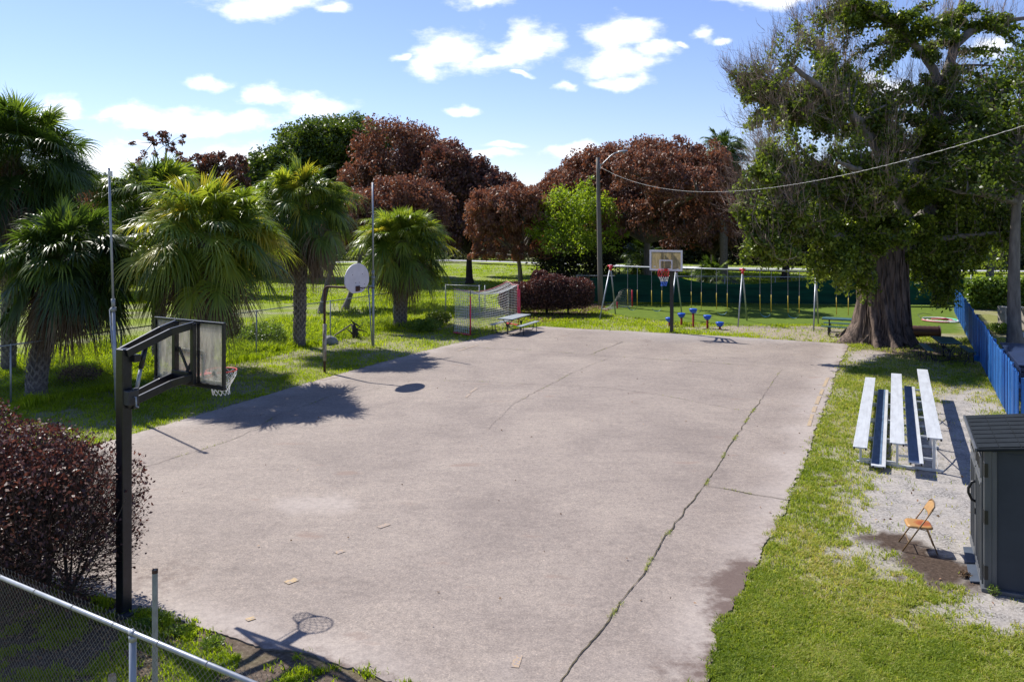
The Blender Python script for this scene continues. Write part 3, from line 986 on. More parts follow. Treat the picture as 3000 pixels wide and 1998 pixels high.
def lawn_tone(x, y, z, rng):
    t = 0.45 + (fbm(x * 0.8, y * 0.8, 55) - 0.5) * 0.7 + z['thin'] * 0.18 + z['dry'] * 0.08 + sstep(20, 38, y) * 0.1
    return t + (fbm(x * 9, y * 9, 88, 2) - .5) * .35 + rng.normal(size=len(x)) * 0.2


scatter_grass('lawn_grass', 'short bright grass between the court and the sandy patch by the shed', 'grass', 950000, (1950, 3060), (990, 2080),
              lambda x, y, z, cs: lawn_keep(x, y, z, cs) * (x > 2), 'grass_blade', lawn_h, 1, 0.0075, 0.8, lawn_tone)
scatter_grass('lawn_grass', 'sunny mown grass strip along the left edge of the court', 'grass', 420000, (-40, 1700), (925, 1560),
              lambda x, y, z, cs: lawn_keep(x, y, z, cs), 'lush_blade', lambda x, y, z, r: lawn_h(x, y, z, r) * 1.15, 2, 0.006, 0.7,
              lambda x, y, z, r: 0.45 + (fbm(x * .8, y * .8, 56) - .5) * 0.9 + r.normal(size=len(x)) * 0.18)
scatter_grass('lawn_grass', 'patchy grass and weeds in front of the near chain link fence', 'grass', 200000, (0, 1500), (1700, 2080),
              lambda x, y, z, cs: lawn_keep(x, y, z, cs) * sstep(0.38, 0.54, fbm(x * 1.9, y * 1.9, 66)) * 1.3, 'lush_blade', lambda x, y, z, r: lawn_h(x, y, z, r) * 1.15, 3, 0.009, 0.8,
              lambda x, y, z, r: 0.33 + r.normal(size=len(x)) * 0.18)
scatter_grass('lawn_grass', 'grass strip between the far end of the court and the swings', 'grass', 130000, (1500, 2560), (905, 1015),
              lambda x, y, z, cs: lawn_keep(x, y, z, cs), 'lush_blade', lambda x, y, z, r: lawn_h(x, y, z, r) * 1.1, 4, 0.006, 0.6,
              lambda x, y, z, r: 0.5 + (fbm(x * .8, y * .8, 58) - .5) * 0.9 + r.normal(size=len(x)) * 0.18)


def weed_keep(x, y, z, cs):
    lf = left_of_fence(x, y)
    near = sstep(1.2, 0.0, lf) * sstep(-9, -3, lf)
    return near * (0.35 + 0.65 * sstep(0.35, 0.6, fbm(x * .7, y * .7, 71))) * (cs < -0.5)


scatter_grass('tall_weeds', 'tall lush weeds growing around the palms behind the left fence', 'weeds', 420000, (-200, 1560), (885, 1300),
              weed_keep, 'lush_blade', lambda x, y, z, r: (0.10 + 0.40 * sstep(.35, .75, fbm(x * .6, y * .6, 72)) * r.uniform(0.4, 1.1, len(x))), 5, 0.011, 0.7,
              lambda x, y, z, r: 0.45 + (fbm(x * .5, y * .5, 57) - .5) * 0.8 + r.normal(size=len(x)) * 0.2)
scatter_grass('meadow_grass', 'bright sunlit meadow grass running back to the pale path', 'grass', 260000, (-200, 3100), (765, 900),
              lambda x, y, z, cs: (y > 51) * 0.8 * (y < 92) * (left_of_fence(x, y) < 60), 'lush_blade',
              lambda x, y, z, r: 0.06 + 0.1 * r.uniform(size=len(x)) * sstep(.3, .7, z['n1']), 6, 0.012, 0.6,
              lambda x, y, z, r: 0.42 + (fbm(x * .12, y * .3, 59) - .5) * 0.7 + r.normal(size=len(x)) * 0.14)


def crack_weeds():
    rng = np.random.default_rng(17)
    Ps, hs = [], []
    for (pts, w, j), dens in zip(CRACKS[:8], [1.6, .1, .5, .4, .12, .2, .3, .3]):
        W_ = [G(*p) for p in pts]
        for a, b in zip(W_[:-1], W_[1:]):
            L = (b - a).length
            n = int(L * 120 * dens)
            t = rng.uniform(0, 1, n)
            x = a.x + (b.x - a.x) * t + rng.normal(size=n) * 0.02
            y = a.y + (b.y - a.y) * t + rng.normal(size=n) * 0.02
            k = fbm(x * 1.8, y * 1.8, 101) > 0.55
            Ps.append(np.stack([x[k], y[k]], 1))
    P0 = np.concatenate(Ps)
    n = len(P0)
    h = rng.uniform(0.015, 0.05, n)
    an = rng.uniform(0, 6.28, n)
    ld = np.stack([np.cos(an), np.sin(an), np.zeros(n)], 1)
    b = np.column_stack([P0, np.full(n, 0.02)])
    P = np.stack([b, b + ld * (h * .4)[:, None] + [0, 0, 1] * (h * .6)[:, None], b + ld * h[:, None] + [0, 0, 1] * (h * .8)[:, None]], 1)
    W = np.tile(np.array([0.006, 0.007, 0.001]), (n, 1))
    S = np.stack([-np.sin(an), np.cos(an), np.zeros(n)], 1)
    v, f = ribbons(P, W, S)
    tag(mesh_np('crack_weeds', v, f, 'grass_blade', fattrs={'rnd': np.repeat(rng.uniform(.1, .95, n), 2)}), 'tiny weeds sprouting from the cracks in the court', 'weeds', kind='stuff')


crack_weeds()


def litter(name, label, polys, n, size, seed, mat='litter_leaf', zf=0.0):
    rng = np.random.default_rng(seed)
    c = []
    for poly, share in polys:
        xs = [p[0] for p in poly]; ys = [p[1] for p in poly]
        m_ = int(n * share)
        x = rng.uniform(min(xs), max(xs), m_); y = rng.uniform(min(ys), max(ys), m_)
        k = sdf(poly, x, y) + (fbm(x, y, 5) - .5) * 0.8 > 0
        c.append(np.stack([x[k], y[k], rng.uniform(0.0, 0.02, k.sum()) + zf], 1))
    c = np.concatenate(c)
    m_ = len(c)
    d = norm(np.column_stack([rng.normal(size=(m_, 2)), rng.normal(size=m_) * 0.25]))
    v, f = leaves(rng, c, d, rng.uniform(.6, 1.3, m_) * size, rng.uniform(.4, .8, m_) * size)
    tag(mesh_np(name, v, f, mat, fattrs={'rnd': rng.uniform(0, 1, m_)}), label, 'fallen leaves', kind='stuff')


litter('fallen_leaves', 'dry brown leaf litter under the near brown hedge', [(poly_px([(-300, 1600), (330, 1760), (420, 1800), (560, 1870), (420, 2050), (-300, 2100)]), 1)], 7000, 0.05, 3)
litter('fallen_leaves', 'dry brown leaf litter under the middle brown hedge', [(poly_px([(1480, 945), (1560, 950), (1720, 935), (1790, 905), (1760, 890), (1550, 900)]), 1)], 12000, 0.10, 4, zf=-0.01)
litter('fallen_leaves', 'few dry leaves scattered over lawn and sand by the shed', [(poly_px([(2250, 1300), (2850, 1200), (3000, 1950), (2150, 1990), (2250, 1600)]), 1)], 160, 0.07, 5, zf=0.02)
litter('fallen_leaves', 'few dark leaves blown over the court', [(COURT2, 1)], 240, 0.05, 6, zf=0.03)


# ------------------------------------------------------------------ plants
def finish_tubes(rng, segs, name, mat, parent):
    """list of (points, radii, sides)"""
    mb = MB()
    for pts, rs, n in segs:
        mb.tube(pts, rs, n, caps=False)
    return mb.build(name, mat, parent)


def curved(rnd, a, b, n=5, sag=0.1, up=0.15):
    a, b = Vector(a), Vector(b)
    L = (b - a).length
    off = Vector((rnd.uniform(-1, 1), rnd.uniform(-1, 1), rnd.uniform(-.5, 1))) * L * sag
    return [a.lerp(b, i / n) + (off + Vector((0, 0, up * L))) * (4 * (i / n) * (1 - i / n)) * .5 for i in range(n + 1)]


def tree(name, label, cat, base, lobes, mat, nclump, per, ll, lw, seed, trunk_r=0.25, bark='bark_dark', droop=0.0, group=None, fork=0.45, clump_r=0.16,
         nbr=40, twigs=0, inner=0.15, trunks=None, tone=(0, 1), out_bias=0.4):
    rng = np.random.default_rng(seed); rnd = random.Random(seed)
    base = Vector(base)
    t = thing(name, label, cat, base, 0, group)
    lobes = [(np.array(c) - np.array(base), np.array(r)) for c, r in lobes]
    vol = np.array([r[0] * r[2] for _, r in lobes]); vol = vol / vol.sum()
    segs = []
    low = min(c[2] - r[2] for c, r in lobes)
    cen = sum((c * w for (c, _), w in zip(lobes, vol)))
    trunks = trunks or [(0, 0)]
    tops = []
    for (dx, dy) in trunks:
        top = Vector((cen[0] * fork * .5 + dx * 1.2, cen[1] * fork * .5 + dy, max(low + 0.4, 1.2)))
        pts = curved(rnd, (dx, dy, -0.1), top, 5, 0.06, 0)
        segs.append((pts, [trunk_r * (1.5 if i == 0 else 1.08 - 0.09 * i) for i in range(6)], 9))
        tops.append(top)
    cl, cr = [], []
    for (c, r), w in zip(lobes, vol):
        k = max(4, int(nclump * w))
        d = rand_dirs(rng, k)
        d[:, 2] = np.where(d[:, 2] < -0.5, -d[:, 2] * 0.6, d[:, 2])
        d = norm(d)
        bumpy = 1 + 0.62 * (fbm(d[:, 0] * 2.3 + c[0], d[:, 2] * 2.3 + d[:, 1] * 1.7 + c[2], seed, 3) - 0.42)
        rad = np.where(rng.uniform(size=k) < inner, rng.uniform(0.2, 0.6, k), rng.uniform(0.78, 1.06, k)) * bumpy
        p = c + d * r * rad[:, None]
        cl.append(p)
        cr.append(np.full(k, clump_r * (r[0] * r[1] * r[2]) ** (1 / 3)) * rng.uniform(0.6, 1.4, k))
    cl = np.concatenate(cl); cr = np.concatenate(cr)
    # limbs towards the lobes, then branches to a share of the clumps
    hubs = []
    for (c, r) in lobes:
        tp = min(tops, key=lambda q: (Vector(c) - q).length)
        for _ in range(3):
            h = Vector(c) + Vector((rnd.uniform(-.4, .4) * r[0], rnd.uniform(-.4, .4) * r[1], rnd.uniform(-.45, .05) * r[2]))
            pts = curved(rnd, tp, h, 5, 0.15, 0.05)
            segs.append((pts, [trunk_r * (0.62 - 0.09 * i) for i in range(6)], 7))
            hubs.append(h)
    idx = rng.choice(len(cl), min(nbr, len(cl)), replace=False)
    for i in idx:
        h = min(hubs, key=lambda q: (Vector(cl[i]) - q).length)
        pts = curved(rnd, h, cl[i], 4, 0.18, 0.05)
        segs.append((pts, [trunk_r * x for x in (.22, .16, .11, .07, .04)], 5))
    finish_tubes(rng, segs, 'trunk', bark, t)
    n = len(cl) * per
    ci = np.repeat(np.arange(len(cl)), per)
    g = rng.normal(size=(n, 3)) * np.array([1, 1, 0.8])
    g = g / np.maximum(1, np.linalg.norm(g, axis=1, keepdims=True) / 1.9)
    pos = cl[ci] + g * cr[ci][:, None]
    d = rand_dirs(rng, n)
    outw = norm(pos - cen)
    d = norm(d + outw * out_bias + np.array([0, 0, -1.0]) * droop)
    sz = rng.uniform(0.6, 1.35, n)
    v, f = leaves(rng, pos, d, sz * ll, sz * lw)
    rr = np.clip(rng.uniform(*tone, n) * 0.75 + rng.uniform(0, .25, len(cl))[ci], 0, 1)
    mesh_np('crown', v, f, mat, t, fattrs={'rnd': rr})
    if twigs:
        tw = rng.integers(0, len(cl), twigs)
        b = cl[tw]
        dd = norm(norm(b - cen) + rng.normal(size=(twigs, 3)) * 0.5 + np.array([0, 0, 0.5]))
        L = rng.uniform(.5, 1.3, twigs)[:, None] * np.mean(cr) * 1.7
        P = np.stack([b, b + dd * L * .5 + rng.normal(size=(twigs, 3)) * .05, b + dd * L], 1)
        W = np.tile(np.array([0.03, 0.02, 0.008]), (twigs, 1))
        v, f = ribbons(P, W, norm(np.cross(dd, rand_dirs(rng, twigs))))
        tag(mesh_np('twigs', v, f, 'twig_bark', t, fattrs={'rnd': np.repeat(rng.uniform(0, 1, twigs), 2)}), kind='stuff')
    return t


def lobe(u, v, ru, rv, Y, ry=None):
    c = D(u, v, Y)
    rx, rz = ru / F * Y, rv / F * Y
    return ((c.x, c.y, c.z), (rx, ry or rx * 0.7, rz))


BG = 'rust brown and green trees behind the swings and goal'


def gb(u, v):
    p = G(u, v); p.z = 0.0
    return p


tree('oak_tree', 'broad green oak with dense rounded crown behind the tall palms', 'tree', gb(930, 815),
     [lobe(960, 460, 150, 105, 76), lobe(850, 520, 120, 90, 74), lobe(770, 570, 80, 60, 73), lobe(1060, 450, 90, 85, 78), lobe(900, 600, 140, 80, 74)],
     'oak_leaf', 900, 110, 0.30, 0.17, 11, 0.4, clump_r=0.13, nbr=60, group=None)
tree('brown_tree', 'tall reddish brown tree rising right of the green oak crown', 'tree', gb(1180, 820),
     [lobe(1180, 480, 140, 110, 70), lobe(1120, 560, 120, 90, 68), lobe(1270, 520, 110, 110, 71), lobe(1180, 620, 160, 90, 69)],
     'rust_leaf', 620, 95, 0.28, 0.13, 12, 0.35, droop=0.9, clump_r=0.12, nbr=110, group=BG, twigs=900, tone=(0.0, .8))
tree('brown_tree', 'dark maroon brown tree sloping down to the gap in the tree line', 'tree', gb(1376, 833),
     [lobe(1330, 545, 100, 115, 65), lobe(1420, 600, 90, 95, 64), lobe(1390, 690, 110, 70, 64), lobe(1260, 640, 100, 90, 66), lobe(1480, 620, 60, 75, 64), lobe(1400, 565, 85, 90, 66), lobe(1470, 570, 50, 55, 66)],
     'maroon_leaf', 560, 95, 0.28, 0.13, 13, 0.3, droop=0.9, clump_r=0.12, nbr=110, group=BG, twigs=1200, fork=0.3)
tree('brown_tree', 'low rust brown dome on grey trunks behind the fan shaped backboard', 'tree', gb(940, 918),
     [lobe(1180, 650, 135, 115, 50), lobe(1060, 660, 110, 90, 49), lobe(960, 690, 110, 60, 48)],
     'rust_leaf', 560, 90, 0.20, 0.09, 14, 0.17, 'bark_grey', droop=1.0, clump_r=0.11, nbr=80, group=BG, trunks=[(0, 0), (0.9, 2.0)], fork=0.5)
tree('brown_tree', 'orange brown domed tree with grey trunk just behind the red goal', 'tree', gb(1524, 856),
     [lobe(1490, 630, 105, 85, 56), lobe(1440, 670, 70, 80, 56), lobe(1560, 650, 60, 90, 57), lobe(1430, 745, 60, 28, 56), lobe(1570, 745, 70, 30, 57)],
     'rust_leaf', 460, 90, 0.21, 0.085, 15, 0.2, 'bark_grey', droop=1.0, clump_r=0.11, nbr=90, group=BG, tone=(.35, 1), twigs=300)
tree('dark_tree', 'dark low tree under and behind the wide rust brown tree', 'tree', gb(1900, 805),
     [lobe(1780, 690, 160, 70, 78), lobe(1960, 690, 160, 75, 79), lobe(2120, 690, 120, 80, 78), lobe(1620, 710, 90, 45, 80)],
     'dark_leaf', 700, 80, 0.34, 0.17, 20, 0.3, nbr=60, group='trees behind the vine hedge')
tree('lime_tree', 'bright lime green leafy tree left of the wooden lamp pole', 'tree', gb(1735, 850),
     [lobe(1680, 625, 90, 75, 55), lobe(1740, 640, 65, 80, 54), lobe(1640, 680, 75, 60, 55), lobe(1700, 720, 120, 50, 54), lobe(1725, 560, 30, 40, 55), lobe(1800, 690, 50, 22, 54), lobe(1640, 590, 30, 35, 55), lobe(1575, 690, 35, 25, 55), lobe(1760, 600, 40, 30, 54), lobe(1590, 640, 30, 22, 55)],
     'lime_leaf', 520, 24, 0.17, 0.085, 16, 0.16, 'bark_dark', clump_r=0.15, nbr=90, twigs=300, inner=0.3)
tree('brown_tree', 'wide rust brown tree filling the skyline right of the lamp pole', 'tree', gb(1900, 860),
     [lobe(1900, 500, 150, 85, 58, 2.8), lobe(1790, 520, 120, 85, 59, 2.6), lobe(2010, 520, 120, 90, 57, 2.8), lobe(1900, 640, 150, 85, 56, 2.8), lobe(2030, 640, 120, 90, 54.5, 2.8), lobe(1700, 560, 100, 80, 61, 2.8), lobe(1640, 580, 60, 60, 62, 2.4), lobe(1900, 510, 100, 60, 51, 2.0), lobe(2020, 560, 100, 70, 50.5, 2.0)],  # last two lobes added ahead of the crown to shade the turf
     'rust_leaf', 1150, 85, 0.23, 0.10, 17, 0.33, 'bark_grey', droop=0.9, clump_r=0.11, nbr=150, group=BG, twigs=1300, inner=.08)
tree('brown_tree', 'narrow maroon brown tree at left end of the right hand brown clump', 'tree', gb(1650, 810),
     [lobe(1650, 555, 65, 50, 74), lobe(1710, 560, 80, 75, 73), lobe(1640, 640, 80, 80, 74), lobe(1540, 650, 90, 70, 75), lobe(1440, 650, 90, 80, 76), lobe(1720, 660, 90, 90, 73)],
     'maroon_leaf', 620, 90, 0.27, 0.12, 18, 0.28, droop=0.9, clump_r=0.13, nbr=60, group=BG)
tree('brown_tree', 'rust brown tree beside the far palm trunk, partly behind the fig tree', 'tree', gb(2090, 815),
     [lobe(2085, 540, 80, 90, 72), lobe(2130, 620, 80, 100, 71), lobe(2040, 680, 100, 80, 70)],
     'maroon_leaf', 500, 90, 0.27, 0.12, 19, 0.28, droop=0.9, clump_r=0.13, nbr=60, group=BG)
# left background
tree('oak_tree', 'small green tree showing right of the far left palm', 'tree', gb(250, 850),
     [lobe(250, 570, 90, 55, 62), lobe(180, 620, 80, 90, 60)], 'oak_leaf', 320, 80, 0.26, 0.15, 21, 0.25, group='low trees behind the palms')
tree('brown_tree', 'low brown tree behind the thin pole and far left palm', 'tree', gb(270, 860),
     [lobe(270, 640, 90, 60, 57), lobe(180, 700, 100, 70, 56), lobe(360, 700, 80, 60, 57)], 'rust_leaf', 420, 90, 0.24, 0.11, 22, 0.25, droop=.8, group='low trees behind the palms')
tree('brown_tree', 'brown tree peeking above the pair of central palms', 'tree', gb(640, 850),
     [lobe(640, 490, 85, 45, 60), lobe(590, 540, 80, 50, 60), lobe(690, 560, 50, 50, 60)], 'maroon_leaf', 130, 60, 0.26, 0.12, 23, 0.22, droop=.8, group='low trees behind the palms', nbr=90, clump_r=.1, inner=.3)
tree('bare_tree', 'nearly bare tree with few brown leaf clusters above the palms', 'tree', gb(480, 850),
     [lobe(470, 420, 75, 40, 60), lobe(500, 480, 90, 40, 60), lobe(420, 540, 60, 40, 60)], 'maroon_leaf', 55, 40, 0.24, 0.11, 24, 0.16, droop=.8, group='low trees behind the palms', nbr=55, clump_r=.09, inner=.4, twigs=200)
# right background behind the vine hedge
tree('grey_tree', 'grey green tree behind the vine hedge at the right edge', 'tree', gb(2900, 840),
     [lobe(2870, 640, 130, 130, 66), lobe(3000, 600, 120, 160, 66), lobe(2780, 700, 110, 90, 67), lobe(2960, 730, 150, 60, 66)],
     'grey_leaf', 900, 90, 0.26, 0.11, 25, 0.35, 'bark_grey', group='trees behind the vine hedge', nbr=70)
tree('dark_tree', 'dark evergreen behind the fig trunk', 'tree', gb(2700, 850),
     [lobe(2640, 640, 150, 150, 64), lobe(2480, 680, 150, 90, 66), lobe(2780, 600, 120, 150, 64)],
     'dark_leaf', 700, 90, 0.28, 0.14, 26, 0.35, 'bark_dark', group='trees behind the vine hedge')
tree('dark_tree', 'dark green tree behind the swings between brown tree and fig', 'tree', gb(2300, 820),
     [lobe(2290, 640, 120, 100, 72), lobe(2200, 690, 100, 60, 72), lobe(2400, 620, 120, 120, 72)],
     'dark_leaf', 600, 90, 0.28, 0.14, 27, 0.35, 'bark_dark', group='trees behind the vine hedge')


def bush_belt(name, label, cat, pts, hgt, wid, n, ll, lw, mat, seed, gapf=None, zb=0.0, kind='stuff'):
    """a belt of foliage along a polyline: nobody could count its plants"""
    rng = np.random.default_rng(seed)
    P = np.array([(p[0], p[1]) for p in pts], float)
    L = np.hypot(*np.diff(P, axis=0).T); cum = np.concatenate([[0], np.cumsum(L)])
    s = rng.uniform(0, cum[-1], n)
    i = np.clip(np.searchsorted(cum, s) - 1, 0, len(L) - 1)
    t = (s - cum[i]) / L[i]
    c = P[i] + (P[i + 1] - P[i]) * t[:, None]
    dr = (P[i + 1] - P[i]) / L[i][:, None]
    hh = hgt * (0.55 + 0.9 * fbm(s / (hgt * 1.1), s * 0 + seed, seed, 3))
    if gapf is not None:
        hh = hh * gapf(c[:, 0], c[:, 1])
    a = rng.uniform(0, 1, n) ** 0.7
    zz = hh * a
    off = rng.normal(size=n) * wid * 0.4 * np.sqrt(np.clip(1 - a * a * .8, 0, 1))
    pos = np.column_stack([c[:, 0] - dr[:, 1] * off, c[:, 1] + dr[:, 0] * off, zz + zb])
    k = hh > 0.15
    pos = pos[k]; m_ = len(pos)
    d = norm(rand_dirs(rng, m_) + [0, -.2, .2])
    sz = rng.uniform(.6, 1.4, m_)
    v, f = leaves(rng, pos, d, sz * ll, sz * lw)
    o = mesh_np(name, v, f, mat, fattrs={'rnd': rng.uniform(0, 1, m_)})
    return tag(o, label, cat, kind=kind)


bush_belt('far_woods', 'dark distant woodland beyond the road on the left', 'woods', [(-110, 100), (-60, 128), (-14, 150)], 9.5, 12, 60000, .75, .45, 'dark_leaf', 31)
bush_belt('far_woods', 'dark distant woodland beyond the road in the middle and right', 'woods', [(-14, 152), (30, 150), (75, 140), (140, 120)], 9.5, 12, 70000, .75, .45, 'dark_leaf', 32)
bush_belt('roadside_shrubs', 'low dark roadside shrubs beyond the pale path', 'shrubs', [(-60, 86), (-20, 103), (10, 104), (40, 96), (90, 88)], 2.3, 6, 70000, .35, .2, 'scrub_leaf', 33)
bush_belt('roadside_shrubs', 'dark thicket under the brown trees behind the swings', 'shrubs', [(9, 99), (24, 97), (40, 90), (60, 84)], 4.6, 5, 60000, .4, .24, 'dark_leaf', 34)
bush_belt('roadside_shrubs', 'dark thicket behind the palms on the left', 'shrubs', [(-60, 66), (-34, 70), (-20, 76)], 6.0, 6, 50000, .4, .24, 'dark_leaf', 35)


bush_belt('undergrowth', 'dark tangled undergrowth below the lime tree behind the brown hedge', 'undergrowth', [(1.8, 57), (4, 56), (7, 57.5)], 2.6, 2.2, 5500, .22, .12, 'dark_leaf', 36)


# ---- palms
def palm(label, base, height, rad, seed, lean=(0, 0), nfan=46, trunk_r=0.2, dead=18, tone=(0, 1), leaf=1.0, group='cabbage palms behind the left fence', boots=True, boots_from=0.0, name='palm_tree', skirt=1.0):
    rng = np.random.default_rng(seed); rnd = random.Random(seed)
    t = thing(name, label, 'palm tree', (base[0], base[1], 0), 0, group)
    top = Vector((lean[0], lean[1], height))
    pts = [Vector((lean[0] * s ** 1.5, lean[1] * s ** 1.5, -0.1 + (height + 0.1) * s)) for s in np.linspace(0, 1, 12)]
    mb = MB()
    mb.tube(pts, [trunk_r * (1.35 if i == 0 else 1.12 if i == 1 else 1.0 + 0.06 * math.sin(i * 2.1)) for i in range(12)], 14, caps=False)
    mb.build('trunk', 'palm_trunk', t)
    if boots:
        mb = MB()
        rows = int(height / 0.13)
        for r_ in range(int(rows * boots_from), rows):
            s = r_ / rows
            c = Vector((lean[0] * s ** 1.5, lean[1] * s ** 1.5, height * s))
            if c.z < 0.12: continue
            for k in range(8):
                if rnd.random() < 0.12: continue
                for sgn in (-1, 1):
                    a = (k + 0.5 * (r_ % 2)) * 2 * math.pi / 8 + rnd.uniform(-.06, .06)
                    rr = trunk_r * rnd.uniform(0.98, 1.03)
                    a2 = a + sgn * 2 * math.pi / 16
                    p0 = c + Vector((math.cos(a2), math.sin(a2), 0)) * rr + Vector((0, 0, -0.09))
                    p1 = c + Vector((math.cos(a), math.sin(a), 0)) * (rr + rnd.uniform(0.025, 0.06) * (1 + 1.3 * s)) + Vector((0, 0, rnd.uniform(0.10, 0.17)))
                    mb.bar(p0, p1, 0.045, 0.022, up=(math.cos(a), math.sin(a), 0))
        mb.build('leaf_bases', 'palm_boot', t)
    parts = []

    def fans(n, zmin, zmax, plen, blen, dr_, tn, wd, nl=38, spread=2.35):
        out = []
        az = rng.uniform(0, 2 * np.pi, n)
        el = rng.uniform(zmin, zmax, n)
        for i in range(n):
            d = np.array([math.cos(az[i]) * math.cos(el[i]), math.sin(az[i]) * math.cos(el[i]), math.sin(el[i])])
            pl = plen * rng.uniform(.6, 1.15)
            up = np.array([0, 0, 1.0])
            side = norm(np.cross(d, up) + rng.normal(size=3) * 0.32)
            nrm = norm(np.cross(side, d))
            st = np.array(top) + rng.normal(size=3) * 0.07 + up * rng.uniform(-.25, .1)
            K = 5
            tt = np.linspace(0, 1, K)
            pp = st + d * pl * tt[:, None] + np.array([0, 0, -1]) * (tt ** 2 * pl * (0.16 + dr_ * .25))[:, None]
            v, f = ribbons(pp[None], np.full((1, K), 0.035), side[None])
            out.append((v, f, np.full(len(f), 0.35 * tn[1] + rng.uniform(0, .2))))
            end = pp[-1]
            dd = norm(pp[-1] - pp[-2])
            an = np.linspace(-spread, spread, nl) * rng.uniform(.85, 1.08) + rng.normal(size=nl) * 0.03
            bl = blen * rng.uniform(.85, 1.12)
            ld = np.cos(an)[:, None] * dd + np.sin(an)[:, None] * side
            l = bl * (0.62 + 0.38 * np.cos(an * 0.62)) * rng.uniform(.88, 1.08, nl)
            # costa: leaflets start along a short arched midrib
            startp = end + dd * (0.22 * bl * np.maximum(0, np.cos(an)))[:, None] - np.array([0, 0, 1]) * (0.07 * bl * np.maximum(0, np.cos(an)))[:, None]
            K = 6
            tt = np.linspace(0, 1, K)
            drp = dr_ * rng.uniform(.7, 1.3, nl) * bl
            # fold the blade so that its halves rise before they droop
            lift = nrm * (np.abs(np.sin(an)) * 0.28 * bl)[:, None]
            P = startp[:, None, :] + ld[:, None, :] * (l[:, None] * (tt - 0.16 * dr_ * tt ** 3)[None])[..., None] \
                + lift[:, None, :] * (tt[None] * (1 - tt[None] * .4))[..., None] \
                + np.array([0, 0, -1.0]) * (drp[:, None] * tt[None] ** 2.4)[..., None]
            P[:, 2:] += rng.normal(size=(nl, 1, 3)) * 0.018
            tips = rng.normal(size=(nl, 3)) * 0.05
            P[:, -1] += tips; P[:, -2] += tips * .4
            S = norm(np.cross(ld, nrm))
            twist = norm(S + nrm * (np.sign(np.sin(an + .01)) * 0.5)[:, None])
            W = wd * np.array([0.5, 1.15, 1.2, .85, .45, .06])[None] * np.ones((nl, 1))
            v, f = ribbons(P, W, twist)
            base_t = np.clip(rng.uniform(*tn) + (0.25 if rng.uniform() < .12 else 0), 0, 1)
            r_ = np.clip(base_t + rng.normal(size=nl) * 0.07, 0, 1)
            out.append((v, f, np.repeat(r_, K - 1)))
        return out
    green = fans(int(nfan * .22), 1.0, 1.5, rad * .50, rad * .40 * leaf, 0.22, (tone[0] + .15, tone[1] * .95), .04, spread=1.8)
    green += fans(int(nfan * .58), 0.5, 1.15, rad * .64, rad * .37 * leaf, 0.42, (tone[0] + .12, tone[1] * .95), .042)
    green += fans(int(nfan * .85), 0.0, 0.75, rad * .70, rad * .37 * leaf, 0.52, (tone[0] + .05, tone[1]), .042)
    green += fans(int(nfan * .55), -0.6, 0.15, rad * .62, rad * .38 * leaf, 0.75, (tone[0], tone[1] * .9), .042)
    v, f, r_ = merge(green)
    mesh_np('crown', v, f, 'palm_leaf', t, fattrs={'rnd': r_})
    if dead:
        dd = fans(int(dead * 1.5), -1.35, -0.55, rad * .42 * skirt, rad * .52, 0.55, (0, 1), .034, nl=24, spread=1.5)
        v, f, r_ = merge(dd)
        mesh_np('dead_fronds', v, f, 'palm_dead', t, fattrs={'rnd': r_})
    return t


def pb(u, v):
    p = G(u, v)
    return (p.x, p.y)


palm('tall dark palm cut by the left edge of the frame', pb(25, 1085), 7.6, 3.1, 41, (0.1, 0), 84, 0.2, 54, tone=(0, .3), skirt=1.5)  # low tone paints its shaded side into the leaf colour
palm('leaning shaded palm left of the thin silver pole', pb(105, 1160), 4.3, 2.3, 42, (0.75, 0.3), 60, 0.26, 34, tone=(0, .28), skirt=1.2)  # leaf tone lowered here too, shade put into the colour
palm('broad bright palm directly above the near glass backboard', (-9.95, 26.6), 4.9, 2.75, 43, (0, 0), 84, 0.22, 22, tone=(0.22, .95), leaf=1.0)
palm('palm behind and left of the broad bright palm', D(465, 600, 30.5)[:2], 6.1, 2.4, 44, (0, 0), 60, 0.2, 24, tone=(0.05, .6))
palm('slender palm with criss cross trunk left of the fan backboard', pb(877, 1015), 6.15, 2.4, 45, (0.15, 0), 70, 0.215, 28, tone=(0.12, .8), skirt=1.3)
palm('short stout palm right of the fan backboard by the goal', pb(1172, 957), 4.3, 2.55, 46, (0.15, 0), 70, 0.3, 26, tone=(0.15, .85), skirt=1.0)
palm('small palm head above the brown trees left of the fig tree', D(2120, 800, 68)[:2], 11.2, 2.2, 47, (0, 0), 34, 0.33, 8, tone=(0, .45), group='far palms', boots=False)
palm('low fan palm drooping over the green screen behind the far hoop', D(1885, 800, 60)[:2], 2.4, 2.3, 48, (0, 0), 24, 0.2, 5, tone=(0, .35), group='far palms', boots=False)
palm('low fan palm behind the screen left of the third swing frame', D(2095, 815, 60)[:2], 1.0, 2.2, 49, (0, 0), 24, 0.2, 4, tone=(0, .35), group='far palms', boots=False)


